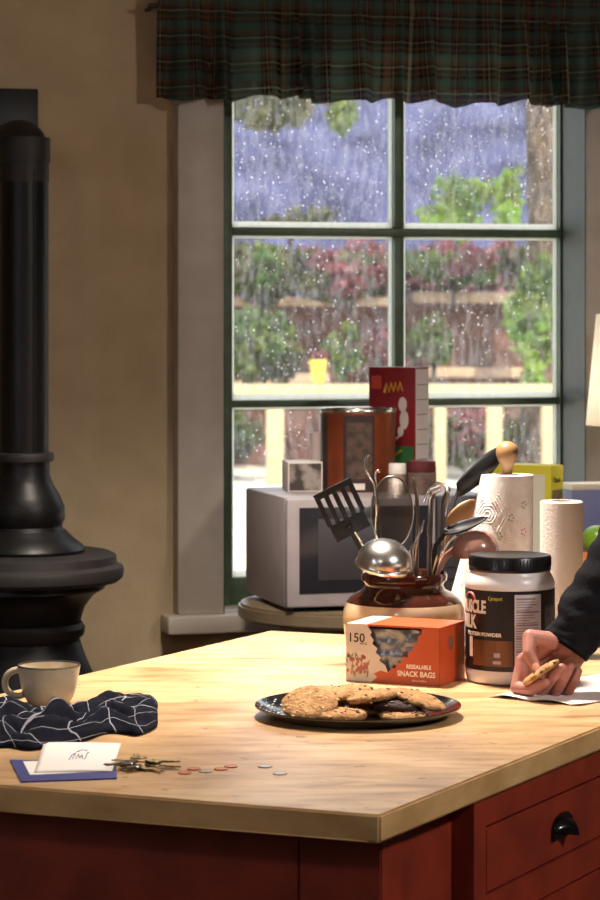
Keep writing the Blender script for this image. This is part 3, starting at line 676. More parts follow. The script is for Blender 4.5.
# fruit bowl
fc = Vector((.672, 5.72, KZ))
fb = thing('fruit_bowl', 'brown wooden bowl holding apples and oranges on the counter', 'bowl', fc)
bm = NB(); lathe(bm, [(0, 0), (.06, 0), (.065, .008), (.115, .05), (.14, .085), (.135, .087), (.11, .055), (.06, .014), (0, .012)], 40, fc); part('bowl_body', bm, mat('bowl_wood', S(120, 78, 46), .4), fb)
app = mat('green_apple', S(104, 146, 34), .3, col2=S(126, 160, 50), scale=14); org_m = mat('orange_peel', S(196, 110, 50), .45, bump=.2, bscale=300)
def fruit(kind, p, r, label):
    t = thing(kind, label, kind, p, 'fruit in the bowl')
    if kind == 'apple':
        prof = [(0, r * .62)] + [(r * (.18 + .84 * math.sin(PI * k / 12) ** .8), r * (.74 * math.cos(PI * k / 12) + (.1 if k < 6 else 0))) for k in range(1, 12)] + [(0, -r * .66)]
        bm = NB(); lathe(bm, prof, 28, p); part('flesh', bm, app, t)
        bm = NB(); tube(bm, [Vector(p) + Vector((0, 0, r * .58)), Vector(p) + Vector((.003, 0, r * 1.1))], .0015, 6); part('stalk', bm, bark_m, t)
    else:
        bm = NB(); ball(bm, p, r, u=24, v=16); part('peel', bm, org_m, t)
        bm = NB(); ball(bm, Vector(p) + Vector((0, 0, r * .99)), .004, .004, .0015, 8, 6); part('navel', bm, bark_m, t)
fruit('orange', fc + Vector((-.05, -.03, .086)), .038, 'orange at the left of the fruit bowl beneath the green apple')
fruit('orange', fc + Vector((.045, -.035, .084)), .038, 'orange at the right of the fruit bowl')
fruit('orange', fc + Vector((.0, .05, .088)), .038, 'orange at the back of the fruit bowl')
fruit('apple', fc + Vector((-.012, -.01, .146)), .040, 'bright green apple on top of the fruit bowl')

# table lamp
lp = Vector((.805, 6.02, KZ)); sh1 = P(600, 314, 6.02).z; sh0 = P(600, 425, 6.02).z
lamp = thing('table_lamp', 'table lamp with a cream tapered shade at the right edge of the window', 'lamp', lp)
shade_m = mat('cream_shade', S(250, 244, 232), .9, transl=.5)
bm = NB(); r0, r1 = lp.x - P(586, 0, 6.02).x, lp.x - P(596.5, 0, 6.02).x
lathe(bm, [(r0, sh0 - KZ), (r1, sh1 - KZ), (r1 - .002, sh1 - KZ), (r0 - .002, sh0 - KZ), (r0, sh0 - KZ)], 48, lp); part('lamp_shade', bm, shade_m, lamp)
bm = NB(); lathe(bm, [(0, 0), (.07, 0), (.07, .012), (.03, .02), (.05, .06), (.06, .12), (.045, .19), (.018, .24), (.012, .27), (.012, .36), (0, .36)], 32, lp); part('lamp_base', bm, mat('lamp_ceramic', S(150, 130, 104), .3), lamp)
bm = NB(); ball(bm, lp + Vector((0, 0, .42)), .028, .028, .035, 16, 12); part('bulb', bm, mat('bulb_glass', (1, .9, .76, 1), .5, emit=4), lamp)
bm = NB(); lathe(bm, [(0, .355), (.014, .355), (.014, .39), (0, .39)], 16, lp); part('socket', bm, tinm, lamp)
pl = bpy.data.lights.new('lamp_bulb_light', 'POINT'); pl.energy = 1.6; pl.color = (1, .94, .86); pl.shadow_soft_size = .035
plo = bpy.data.objects.new('lamp_bulb_light', pl); COL.objects.link(plo); plo.parent = lamp; plo.location = (0, 0, .47)
# pendant over the island; unseen ceiling lamps added to carry the fill light
pd = thing('pendant_lamp', 'dark metal pendant lamp hanging over the island', 'lamp', (L_pend.location.x, L_pend.location.y, 2.42))
q = Vector(pd.location)
bm = NB(); lathe(bm, [(.22, .04), (.18, .12), (.05, .15), (.03, .18), (.027, .18), (.047, .147), (.177, .117), (.217, 0.04), (.22, .04)], 40, q); part('lamp_shade', bm, iron, pd)
bm = NB(); tube(bm, [q + Vector((0, 0, .16)), (q.x, q.y, RZ1)], .005, 8); part('cord', bm, iron, pd)
for L_, lab_ in ((L_side, 'added unseen round ceiling lamp for fill light from the right'), (L_front, 'added unseen round ceiling lamp for fill light from the front')):
    cl = thing('fill_ceiling_lamp', lab_, 'lamp', (L_.location.x, L_.location.y, 2.50)); q = Vector(cl.location)
    bm = NB(); lathe(bm, [(0, .12), (.24, .12), (.26, .05), (.24, .05), (.22, .1), (0, .1)], 40, q); part('lamp_pan', bm, ceil_m, cl)
    bm = NB(); lathe(bm, [(0, .1), (.02, .1), (.02, .07), (0, .065)], 16, q); part('stem', bm, tinm, cl)

# ------------------------------------------------------------------ paper towels
paper = mat('paper_towel', S(234, 228, 226), .95, col2=S(224, 216, 214), scale=60, bump=.15, bscale=160)
paper2 = mat('plain_paper_towel', S(230, 222, 216), .95, bump=.4, bscale=240)
kraft = mat('cardboard', S(150, 118, 84), .9)
lwood = mat('light_turned_wood', S(170, 130, 88), .4, col2=S(152, 112, 72), scale=14, stretch=(1, 1, .3))
hc = Vector(((507 - CX) / F * 4.70, 4.70, TZ)); hp = 4.70 / F
hz1 = P(0, 473, 4.70).z - TZ
holder = thing('paper_towel_holder', 'wooden paper towel holder with a round turned knob on top', 'holder', hc)
bm = NB(); lathe(bm, [(0, 0), (.058, 0), (.062, .006), (.06, .018), (0, .02)], 36, hc); part('base', bm, lwood, holder)
kz = hz1
bm = NB(); lathe(bm, [(0, .02), (.009, .02), (.009, kz + .004), (0, kz + .004)], 16, hc); part('rod', bm, lwood, holder)
bm = NB(); lathe(bm, [(.0, kz), (.0095, kz), (.010, kz + .008), (.0125, kz + .016), (.018, kz + .026), (.0205, kz + .037), (.019, kz + .047), (.013, kz + .054), (.006, kz + .057), (0, kz + .0575)], 28, hc); part('knob', bm, lwood, holder, 'round turned wooden knob')
roll = thing('paper_towel_roll', 'quilted paper towel roll with small flower prints hanging loose on the wooden holder', 'paper towel', hc + Vector((0, 0, .0215)))
rb, rt = .0215, hz1 - .003
R1 = 26.5 * hp
# the roll widens to the lower left where the free sheet hangs off it
def rollf(s, t):
    a = 2 * PI * s; z = rb + (rt - rb) * t
    e = max(0, math.cos(a - PI * 1.02)) ** 1.5          # towards -x
    R = R1 - .001 + .078 * e * (1 - t) ** 1.1
    return hc + Vector((R * math.cos(a), R * math.sin(a), z)), (s * 2.1, t)
bm, uv = grid_bm(64, 14, rollf)
bmesh.ops.remove_doubles(bm, verts=bm.verts, dist=1e-5)
lathe(bm, [(R1 - .001, rt), (.021, rt + .0005)], 48, hc)
part('sheet_roll', bm, paper, roll, sharp=50)
bm = NB(); lathe(bm, [(.0212, rt + .001), (.019, rt + .001), (.019, rb), (.0212, rb), (.0212, rt + .001)], 24, hc); part('core', bm, kraft, roll)
pk = mat('pink_print', S(206, 150, 150), .9); gk = mat('green_flower_print', S(160, 180, 140), .9)
def roll_R(th, z):
    a = th - PI / 2; e = max(0, math.cos(a - PI * 1.02)) ** 1.5; t = (z - rb) / (rt - rb)
    return R1 - .001 + .078 * e * (1 - t) ** 1.1
pb, gb = NB(), NB()
for i, (x, y, k) in enumerate(((494, 505, 0), (522, 505, 1), (498, 536, 1), (522, 532, 0), (509, 518, 1))):
    dx = (x - 507) * hp
    th = math.asin(max(-.95, min(.95, dx / R1))); z = P(0, y, 4.70 - R1 * math.cos(th)).z - TZ
    for q in range(5):
        a = q * 2 * PI / 5; cyl_patch(pb if k == 0 else gb, hc, roll_R(th, z) + .0010, th + .09 * math.cos(a) - .035, th + .09 * math.cos(a) + .035, z + .006 * math.sin(a) - .0018, z + .006 * math.sin(a) + .0018, 2)
part('flower_print', pb, pk, roll, stuff=True); part('leaf_print', gb, gk, roll, stuff=True)
# emboss: concentric quilting arcs as shallow ridges
bm = NB()
for cz_, cth in ((.235, .28), (.12, -.45), (.10, .62), (.25, -.75)):
    for q in range(1, 8):
        pts = []
        for k in range(7):
            a = k * PI / 3; th = cth + .105 * q * math.cos(a); z = cz_ + .0058 * q * math.sin(a)
            if abs(th) < 1.35 and rb < z < rt - .004: pts.append(hc + Vector(((roll_R(th, z) + .0003) * math.sin(th), -(roll_R(th, z) + .0003) * math.cos(th), z)))
            else:
                if len(pts) > 1: tube(bm, pts, .0011, 4)
                pts = []
        if len(pts) > 1: tube(bm, pts, .0011, 4)
part('quilting', bm, paper, roll, stuff=True)
r2c = Vector(((561.5 - CX) / F * 4.62, 4.62, TZ)); h2 = P(0, 501, 4.62).z - TZ; R2 = 21.5 / F * 4.62
roll2 = thing('paper_towel_roll', 'plain white paper towel roll standing upright beside the black-lidded jar', 'paper towel', r2c)
bm = NB(); lathe(bm, [(.02, h2), (R2 - .002, h2), (R2, h2 - .002), (R2, .002), (R2 - .002, 0), (.02, 0)], 48, r2c); part('sheet_roll', bm, paper2, roll2)
bm = NB(); lathe(bm, [(.0202, h2 + .0006), (.018, h2 + .0006), (.018, 0), (.0202, 0), (.0202, h2 + .0006)], 24, r2c); part('core', bm, kraft, roll2)

# ------------------------------------------------------------------ crock and utensils
KD = 4.54; kc = Vector(((404 - CX) / F * KD, KD, TZ)); kp = KD / F
crock = thing('utensil_crock', 'squat stoneware crock glazed dark brown over cream holding kitchen utensils', 'crock', kc)
glaze = mat('brown_glaze', S(62, 28, 20), .12, coat=.6, col2=S(48, 20, 14), scale=8); cream_g = mat('cream_glaze', S(212, 184, 150), .2, coat=.4)
bm = NB(); lathe(bm, [(.070, .156), (.0735, .158), (.0755, .153), (.0745, .145), (.070, .141), (.0685, .136), (.072, .129), (.085, .122), (.095, .114), (.1005, .107)], 64, kc); part('glazed_shoulder', bm, glaze, crock, 'dark brown glazed neck and shoulder')
bm = NB(); lathe(bm, [(.1005, .107), (.1055, .095), (.1068, .082), (.1067, .072), (.104, .05), (.096, .02), (.088, .003), (.085, 0), (0, 0)], 64, kc); part('cream_body', bm, cream_g, crock)
bm = NB(); lathe(bm, [(.070, .156), (.066, .140), (.066, .13), (.095, .10), (.098, .06), (.085, .012), (0, .01)], 64, kc); part('inner_wall', bm, glaze, crock)
nyl = mat('black_nylon', S(28, 28, 32), .5, spec=.25); steel = mat('steel', S(214, 212, 210), .26, 1); steel_d = mat('dull_steel', S(120, 112, 106), .35, 1)
IN = TZ + .02
def K(x, y, d=0): return P(x, y, KD + d)
# slotted spatula
sp = thing('slotted_spatula', 'black slotted spatula standing at the left of the crock', 'spatula', (kc.x - .01, kc.y, IN))
A, B_, C_, D_ = K(313, 496, -.01), K(350, 477, .0), K(377, 522, .02), K(340, 537, .01)
ax = (B_ - A).normalized(); ay = ((D_ - A) - ax * (D_ - A).dot(ax)).normalized(); Mz = frame(A, ax, ay); Wd = (B_ - A).length; Hg = (C_ - B_).length
bm = NB()
def spb(x0, x1, y0, y1): box(bm, x0, x1, y0, y1, -.0013, .0013, .0008, M=Mz)
ns = 4; y0s, y1s = .012, Hg * .66
spb(.0, Wd, 0, y0s); spb(.003, Wd - .003, y1s, Hg)
bw = .0092; gap = (Wd - bw * (ns + 1)) / ns
for k in range(ns + 1): spb(k * (bw + gap), k * (bw + gap) + bw, y0s - .001, y1s + .001)
part('slotted_head', bm, nyl, sp)
hs = Mz @ Vector((Wd / 2, Hg, 0)); bm = NB(); tube(bm, [hs - ay * .02, hs + ay * .03 + Vector((0, .01, 0)), K(392, 585, .02), Vector((kc.x + .03, kc.y + .03, IN))], [.009, .006, .006, .006], 10, flat=.5); part('handle', bm, nyl, sp)
# mesh skimmer
sk = thing('mesh_skimmer', 'round fine-mesh wire strainer standing in the crock', 'strainer', (kc.x, kc.y + .02, IN))
cS = K(392, 512, .02); rx, rz = 21 * kp, 36 * kp
rimp = [cS + Vector((rx * math.cos(a), 0, rz * math.sin(a))) for a in [2 * PI * k / 40 for k in range(41)]]
bm = NB(); tube(bm, rimp, .0016, 6); part('rim', bm, steel, sk)
bm = NB()
for k in range(-25, 26):
    for vert in (0, 1):
        f_ = k / 26; hl = math.sqrt(1 - f_ * f_); pts = []
        for q in range(9):
            g = -hl + 2 * hl * q / 8; xx, zz_ = (f_, g) if vert else (g, f_)
            pts.append(cS + Vector((rx * xx, .018 * (1 - xx * xx - zz_ * zz_), rz * zz_)))
        tube(bm, pts, .0005, 4, caps=False)
part('wire_mesh', bm, steel_d, sk, stuff=True)
bm = NB(); tube(bm, [cS - Vector((0, 0, rz)), K(395, 570, .01), Vector((kc.x - .01, kc.y + .03, IN))], .0025, 8)
part('handle', bm, steel, sk)
# steel ladle turned down
ld = thing('steel_ladle', 'shiny steel ladle lying bowl-up against the crock rim', 'ladle', (kc.x, kc.y - .03, IN))
cL = K(384, 563, -.05)
bm = NB(); Ml = Matrix.Rotation(math.radians(8), 4, 'Y') @ Matrix.Rotation(math.radians(14), 4, 'X')
prof = [(.046 * math.cos(a), .0475 * math.sin(a) * .82) for a in [PI / 2 * k / 10 for k in range(11)]]; prof[-1] = (0, prof[-1][1])
lathe(bm, [(.046, -.006), (.050, -.007), (.0505, -.003), (.0475, .001)] + [(r * 1.03, z + .003) for r, z in prof], 44, cL, Ml); part('bowl', bm, steel, ld)
bm = NB(); tube(bm, [cL + Vector((.03, .02, .02)), K(400, 585, -.01), Vector((kc.x + .02, kc.y - .02, IN))], .004, 8); part('handle', bm, steel, ld)
# wire hooks / whisk handles
def wire(name, label, cat, pts, r, m=steel, lastin=None):
    t = solo_pts = [Vector(p) for p in pts]
    # smooth by Catmull-Rom
    sm = []
    for i in range(len(t) - 1):
        p0, p1, p2, p3 = t[max(i - 1, 0)], t[i], t[i + 1], t[min(i + 2, len(t) - 1)]
        for k in range(6):
            u = k / 6; sm.append(.5 * ((2 * p1) + (p2 - p0) * u + (2 * p0 - 5 * p1 + 4 * p2 - p3) * u * u + (3 * p1 - p0 - 3 * p2 + p3) * u ** 3))
    sm.append(t[-1]); bm = NB(); tube(bm, sm, r, 8)
    return solo(name, bm, m, label, cat, sharp=60)
wire('wire_hook', 'curled chrome wire handle rising left of the mesh strainer', 'utensil', [K(369, 455, 0), K(366, 459, 0), K(365, 468, 0), K(369, 476, 0), K(374, 486, 0), K(376.5, 510, 0), K(377, 545, .03), (kc.x - .02, kc.y + .05, IN)], .0022)
wire('wire_hook', 'short chrome hook peeking over the top of the mesh strainer', 'utensil', [K(380, 472, .05), K(377, 471, .05), K(375, 476, .05), K(377, 490, .05), K(384, 560, .06), (kc.x + .0, kc.y + .06, IN)], .002)
wire('skewer', 'thin steel skewer tip sticking out left of the ladle', 'utensil', [K(355, 532, -.01), K(358, 537, -.01), K(364, 548, -.01), K(376, 575, 0), (kc.x - .03, kc.y + .02, IN)], .0019)
wire('steel_spoon', 'slim steel rod handle standing right of the mesh strainer', 'utensil', [K(412.5, 478, .01), K(415, 484, .01), K(417, 500, .01), K(417, 540, .01), K(416, 590, .01), (kc.x + .02, kc.y + .01, IN)], .0034, steel_d)
# whisk
wk = thing('whisk', 'bent wire whisk low in the crock beside the tongs', 'whisk', (kc.x + .02, kc.y, IN))
for k in range(4):
    bm = NB(); s = k * 3.2
    tube(bm, [K(424 - s * .2, 520 + s, -.02 + .01 * k), K(420 - s * .4, 532 + s, -.02), K(416 - s, 550, -.02 + .01 * k), K(414, 575, -.01), Vector((kc.x + .01, kc.y - .01, IN))], .0016, 6); part('wire', bm, steel, wk)
# tongs
tg = thing('tongs', 'steel kitchen tongs with a folded loop standing upright in the crock', 'tongs', (kc.x + .05, kc.y, IN))
for (x0, x1, dd) in ((430, 427, -.02), (443, 436, .02)):
    bm = NB(); tube(bm, [K(x0 + 6, 488, dd * .3), K(x0 + 1, 500, dd), K(x0, 530, dd), K(x1 + 2, 575, dd), Vector((kc.x + .03, kc.y + dd, IN))], [.006, .0075, .0075, .007, .006], 8, flat=.45); part('arm', bm, steel_d, tg)
bm = NB(); tube(bm, [K(424, 502, 0), K(429, 490, 0), K(438, 483, 0), K(446, 486, 0), K(449, 498, 0), K(446, 516, 0)], .003, 8); part('loop', bm, steel, tg)
bm = NB(); tube(bm, [K(431, 492, -.022), K(441, 488, -.022)], .006, 8); part('hinge', bm, steel, tg)
# spoon-like heads
def spoon(name, label, cat, tip, root, handle, hw, m, depth=.012, thick=.0016, roll=0, hr=.0045, side=None):
    t = thing(name, label, cat, handle[-1])
    tip, root = Vector(tip), Vector(root); L = (tip - root).length; ax = (tip - root).normalized()
    s = Vector(side) if side is not None else Vector((0, 1, 0)); s = (s - ax * s.dot(ax)).normalized(); nn = ax.cross(s)
    def fn(u, v):
        w_ = hw * (math.sin(PI * min(1, (u * .93 + .07)) ** .8) ** .6 if u < 1 else .02); vv = 2 * v - 1
        z = -depth * (1 - vv * vv) * math.sin(PI * u) ** .7
        return root + ax * L * u + s * w_ * vv + nn * z, (u, v)
    bm, _ = grid_bm(20, 10, fn); o = part('spoon_head', bm, m, t, sharp=180); md = o.modifiers.new('thickness', 'SOLIDIFY'); md.thickness = thick * 2; md.offset = 0
    bm = NB(); tube(bm, [root + ax * .006] + [Vector(h) for h in handle], [hr * .8] + [hr] * len(handle), 8, flat=.7); part('handle', bm, m, t)
    return t
spoon('serving_spoon', 'large black nylon serving spoon leaning out towards the wooden knob', 'spoon', K(505, 447, .235), K(457, 490, .14), [K(452, 508, .12), K(444, 545, .07), K(436, 580, .02), (kc.x + .02, kc.y + .02, IN)], .027, nyl, .018, side=(.35, .8, -.5))
spoon('black_spoon', 'small pointed black spoon leaning right below the large black one', 'spoon', K(487, 517, -.02), K(444, 532, -.01), [K(436, 545, -.01), K(428, 580, 0), (kc.x + .0, kc.y + .01, IN)], .016, nyl, .008, side=(.2, .8, .5))
spoon('wooden_spoon', 'pale wooden spoon leaning right behind the small black spoon', 'spoon', K(474, 500, .04), K(450, 527, .035), [K(438, 560, .03), K(430, 585, .02), (kc.x + .0, kc.y + .03, IN)], .02, lwood, .006, side=(.8, .2, .5))
bl = thing('brown_ladle', 'glossy light brown ladle leaning right over the black-lidded jar', 'ladle', (kc.x + .03, kc.y - .02, IN))
brm = mat('brown_melamine', S(142, 104, 92), .25, coat=.4)
bm = NB(); Mb = Matrix.Rotation(math.radians(-9), 4, 'Y') @ Matrix.Rotation(math.radians(6), 4, 'X')
lathe(bm, [(.0, -.006), (.030, -.008), (.040, -.010), (.041, -.008), (.040, .004), (.034, .018), (.022, .027), (.010, .0305), (0, .031)], 36, K(475, 548, .0), Mb, sx=1.0, sy=.9); part('bowl', bm, brm, bl)
bm = NB(); tube(bm, [K(458, 548, 0), K(446, 556, 0), K(434, 578, 0), (kc.x - .01, kc.y - .03, IN)], [.008, .006, .005, .005], 8, flat=.7); part('handle', bm, brm, bl)
wire('steel_spoon', 'bright steel spoon handle crossing low beside the brown ladle', 'utensil', [K(456, 536, -.03), K(448, 543, -.03), K(440, 558, -.025), K(432, 580, -.01), (kc.x + .02, kc.y - .0, IN + .01)], .0026)

# ------------------------------------------------------------------ snack bag box
so = Vector((.0764, 4.318, TZ)); M = frame(so, (.911, -.412, 0), (.412, .911, 0)); BW, BDp, BHt = .167, .115, .096
sb = thing('snack_bag_box', 'orange and white snack bag carton torn open at the front', 'box', M @ Vector((BW / 2, BDp / 2, 0)))
orange = mat('orange_carton', S(196, 86, 42), .4, col2=S(184, 76, 36), scale=9); whitec = mat('off_white_carton', S(206, 190, 180), .45)
LZ = [(.039, .093), (.046, .083), (.043, .078), (.050, .070), (.047, .064), (.056, .057), (.053, .05), (.062, .043), (.060, .037), (.070, .030), (.075, .018)]
RZ = [(.083, .027), (.087, .024), (.093, .036), (.098, .034), (.102, .046), (.110, .045), (.112, .056), (.119, .056), (.121, .068), (.128, .070), (.128, .079), (.135, .085), (.135, .093)]
bnd = [(.045, 0), (.056, .010), (.05, .015), (.062, .021)]
Mf = M @ frame((0, 0, 0), (1, 0, 0), (0, 0, 1))            # x right, y up, z towards the camera
bm = NB(); prism(bm, [(0, 0)] + bnd + LZ[::-1] + [(.039, BHt), (0, BHt)], -.0008, 0, Mf); part('white_front', bm, whitec, sb, smooth=False)
bm = NB(); prism(bm, [(.045, 0), (BW, 0), (BW, BHt), (.135, BHt)] + RZ[::-1] + [(.075, .018)] + bnd[::-1][:3], -.0008, 0, Mf); part('orange_front', bm, orange, sb, smooth=False)
bm = NB(); box(bm, .039, .135, .0, .0008, .093, BHt, M=M); part('top_edge', bm, orange, sb)
bm = NB(); box(bm, BW - .0008, BW, 0, BDp, 0, BHt, M=M); side = part('side_panel', bm, orange, sb)
bm = NB(); box(bm, 0, .0008, 0, BDp, 0, BHt, M=M); part('side_panel', bm, whitec, sb)
bm = NB(); box(bm, 0, BW, BDp - .0008, BDp, 0, BHt, M=M); part('back_panel', bm, orange, sb)
bm = NB(); box(bm, 0, BW, 0, BDp, 0, .0008, M=M); part('bottom_panel', bm, orange, sb)
bm = NB(); box(bm, .036, BW, 0, BDp, BHt - .0008, BHt, M=M); part('top_panel', bm, orange, sb)
bm = NB(); box(bm, 0, .036, 0, BDp, BHt - .0008, BHt, M=M); part('top_panel', bm, whitec, sb)
plast = mat('grey_plastic_bags', S(120, 122, 132), .22, .35, spec=.7, bump=.6, bscale=45)
def bagf(s, t):
    x = .006 + (BW - .012) * s; z = .003 + (BHt - .01) * t
    y = .007 + .006 * noise.noise((x * 40, z * 60, 1)) + .004 * noise.noise((x * 110, z * 90, 5))
    return M @ Vector((x, max(y, .0015), z)), (s, t)
bm, _ = grid_bm(36, 24, bagf); part('plastic_bags', bm, plast, sb, 'crumpled grey plastic bags inside', sharp=180)
ink = mat('black_ink', S(36, 30, 30), .6); winkm = mat('white_ink', S(240, 226, 212), .6)
bm = NB(); fm = lambda ox, oy: (lambda x, y, z: Mf @ Vector((ox + x, oy + y, .0002 + max(0, z))))
text_bm(bm, '150', .021, fm(.003, .066), bold=.0002); text_bm(bm, 'BAGS', .005, fm(.026, .062)); part('lettering', bm, ink, sb)
bm = NB(); text_bm(bm, 'RESEALABLE', .0095, fm(.108, .027), xs=.85, bold=.0002); text_bm(bm, 'SNACK BAGS', .0125, fm(.092, .014), xs=.9, bold=.0003)
text_bm(bm, '6.5 in x 3.25 in', .0042, fm(.118, .006)); part('lettering', bm, winkm, sb)
fpk, fgr = NB(), NB()
for k in range(60):
    x = rnd.uniform(.003, .042); z = rnd.uniform(.006, .05) * (1 - .4 * x / .045)
    a = rnd.uniform(-.7, .7)
    if k % 2: prism(fgr, [(x + q * math.cos(a + 1.5) * l - w_ * math.sin(a + 1.5), z + q * math.sin(a + 1.5) * l + w_ * math.cos(a + 1.5)) for q, l, w_ in ((0, .0, 0), (1, .006, .0012), (1, .012, 0), (1, .006, -.0012))], 0, .0003, Mf)
    else: prism(fpk, [(x + .0026 * math.cos(t * PI / 4) * (1 + .3 * (t % 2)), z + .008 + .0026 * math.sin(t * PI / 4) * (1 + .3 * (t % 2))) for t in range(8)], 0, .0004, Mf)
part('flower_print', fpk, mat('dusty_pink_print', S(172, 104, 98), .6), sb); part('leaf_print', fgr, mat('olive_print', S(132, 140, 74), .6), sb)
bm = NB(); Ms = M @ frame((BW, BDp * .42, BHt * .7), (0, 1, 0), (0, 0, 1))
for q in range(6):
    a = q * PI / 3; prism(bm, [(.007 * math.cos(a) + .005 * math.cos(t * PI / 4), .007 * math.sin(a) + .005 * math.sin(t * PI / 4)) for t in range(8)], .0002, .0005 + q * .00005, Ms)
part('flower_emblem', bm, mat('grey_print', S(120, 92, 88), .5), sb)

# ------------------------------------------------------------------ protein jar
jc = Vector(((510 - CX) / F * 4.325, 4.325, TZ)); JR = .0745
jar = thing('protein_jar', 'white plastic protein powder jar with black label and black screw lid', 'jar', jc)
jw = mat('jar_white_plastic', S(224, 218, 220), .3); jb = mat('jar_black_label', S(26, 22, 26), .35); lidm = mat('black_lid', S(18, 18, 20), .3)
bm = NB(); lathe(bm, [(0, 0), (.066, 0), (.071, .003), (.0735, .010), (JR, .018), (JR - .0008, .022), (JR - .0008, .158), (JR, .160), (JR, .163), (.0725, .170), (.069, .177), (.067, .180), (.066, .186), (0, .186)], 64, jc); part('jar_body', bm, jw, jar)
bm = NB(); lathe(bm, [(0, .184), (.0672, .184), (.0683, .186), (.0683, .189), (.0678, .191), (.0678, .207), (.066, .2095), (.062, .210), (.060, .209), (0, .209)], 64, jc); lid = part('lid', bm, lidm, jar, 'black screw lid')
bm = NB()
for k in range(72):
    a = 2 * PI * k / 72; tube(bm, [(jc.x + .068 * math.cos(a), jc.y + .068 * math.sin(a), jc.z + .192), (jc.x + .068 * math.cos(a), jc.y + .068 * math.sin(a), jc.z + .206)], .0007, 4)
part('lid_ribs', bm, lidm, lid)
bm = NB(); lathe(bm, [(JR - .001, .0235), (JR, .024), (JR, .155), (JR - .001, .1555)], 72, jc); part('label', bm, jb, jar)
def JT(th0, z0): return lambda x, y, z: Vector((jc.x + (JR + .0004 + z) * math.sin(th0 + x / JR), jc.y - (JR + .0004 + z) * math.cos(th0 + x / JR), jc.z + z0 + y))
bm = NB()
text_bm(bm, 'MUSCLE', .0285, JT(-.64, .1185), 'RIGHT', xs=.64, bold=.0011); text_bm(bm, 'MILK', .030, JT(-.93, .093), 'RIGHT', xs=.66, bold=.0011)
text_bm(bm, 'PROTEIN POWDER', .0085, JT(-.27, .0805), 'RIGHT', xs=1.0, bold=.0002); part('lettering', bm, winkm, jar)
bm = NB(); text_bm(bm, 'Cytosport', .0095, JT(-.58, .140), xs=.62)
bm.verts.ensure_lookup_table(); part('script_lettering', bm, mat('yellow_ink', S(214, 196, 60), .5), jar)
bm = NB(); n_ = 18; arc = []
for k in range(n_ + 1):
    a = PI * k / n_; arc.append(JT(-1.13, .1395)(.013 * math.cos(a), .011 * math.sin(a), .0002))
tube(bm, arc, .0022, 6, flat=.4); part('red_arc', bm, mat('red_ink', S(196, 84, 80), .5), jar)
bm = NB(); cyl_patch(bm, jc, JR + .0002, .02, .66, .030, .150, 14); part('nutrition_panel', bm, mat('panel_white', S(196, 188, 194), .5), jar)
bm = NB()
for k in range(26):
    z = .034 + k * .0043; cyl_patch(bm, jc, JR + .0006, .05, .05 + rnd.uniform(.3, .58), z, z + (.0016 if k % 5 else .003), 8, .0001)
cyl_patch(bm, jc, JR + .0006, .23, .235, .05, .13, 2, .0001); part('panel_print', bm, mat('panel_grey_print', S(132, 124, 130), .6), jar)
bm = NB(); cyl_patch(bm, jc, JR + .0002, .78, 1.25, .07, .13, 10); part('dark_panel_print', bm, mat('dark_panel', S(52, 46, 50), .5, col2=S(78, 72, 76), scale=120), jar)
bm = NB(); cyl_patch(bm, jc, JR + .0002, -1.02, -.02, .032, .074, 14); part('brown_picture', bm, mat('brown_picture', S(122, 76, 40), .4, col2=S(74, 42, 24), scale=16, stretch=(2, 2, .4)), jar)
bm = NB(); cyl_patch(bm, jc, JR + .0007, -.44, -.30, .047, .054, 3); cyl_patch(bm, jc, JR + .0007, -.46, -.28, .036, .041, 3); part('lilac_tag', bm, mat('lilac_ink', S(170, 160, 196), .5), jar)
bm = NB(); cyl_patch(bm, jc, JR + .0002, -1.16, -1.04, .045, .078, 3); part('white_tag', bm, winkm, jar)

# ------------------------------------------------------------------ plate and cookies
pc = T(358, 716); plm = mat('black_tray', S(22, 22, 26), .16, coat=.5)
PRX, PRY = 103 / F * pc.y, 103 / F * pc.y
bm = NB(); lathe(bm, [(0, .0012), (.70, .0012), (.78, .0025), (.87, .008), (.97, .0165), (1.0, .0185), (1.004, .0175), (1.0, .0152), (.89, .0065), (.80, .0), (0, 0)], 72, pc, Matrix.Diagonal((PRX, PRY, 1, 1)))
plate = thing('serving_plate', 'round shallow black plate piled with cookies in the middle of the worktop', 'plate', pc)
bm.verts.ensure_lookup_table(); part('dish', bm, plm, plate)
spk = mat('white_speckle', S(220, 214, 206), .4)
bm = NB()  # pale specks modelled in place of reflections on the glossy rim
for k in range(70):
    a = rnd.uniform(2.5, 3.9); r = rnd.uniform(.72, .95); z = .002 + (.0145 * max(0, (r - .77)) / .20) + .0012
    ball(bm, pc + Vector((PRX * r * math.cos(a), PRY * r * math.sin(a), z)), rnd.uniform(.0008, .002), None, .0005, 6, 4)
part('glints', bm, spk, plate, 'pale specks for reflections on the rim', stuff=True)
ck1 = mat('cookie_dough', S(198, 154, 102), .9, col2=S(160, 112, 66), scale=80, bump=1.0, bscale=200)
ck2 = mat('dark_cookie', S(66, 36, 32), .8, col2=S(44, 24, 22), scale=50, bump=1.0, bscale=150)
chipm = mat('chocolate_chip', S(84, 52, 36), .4); nutm = mat('pale_nut', S(222, 184, 130), .7)
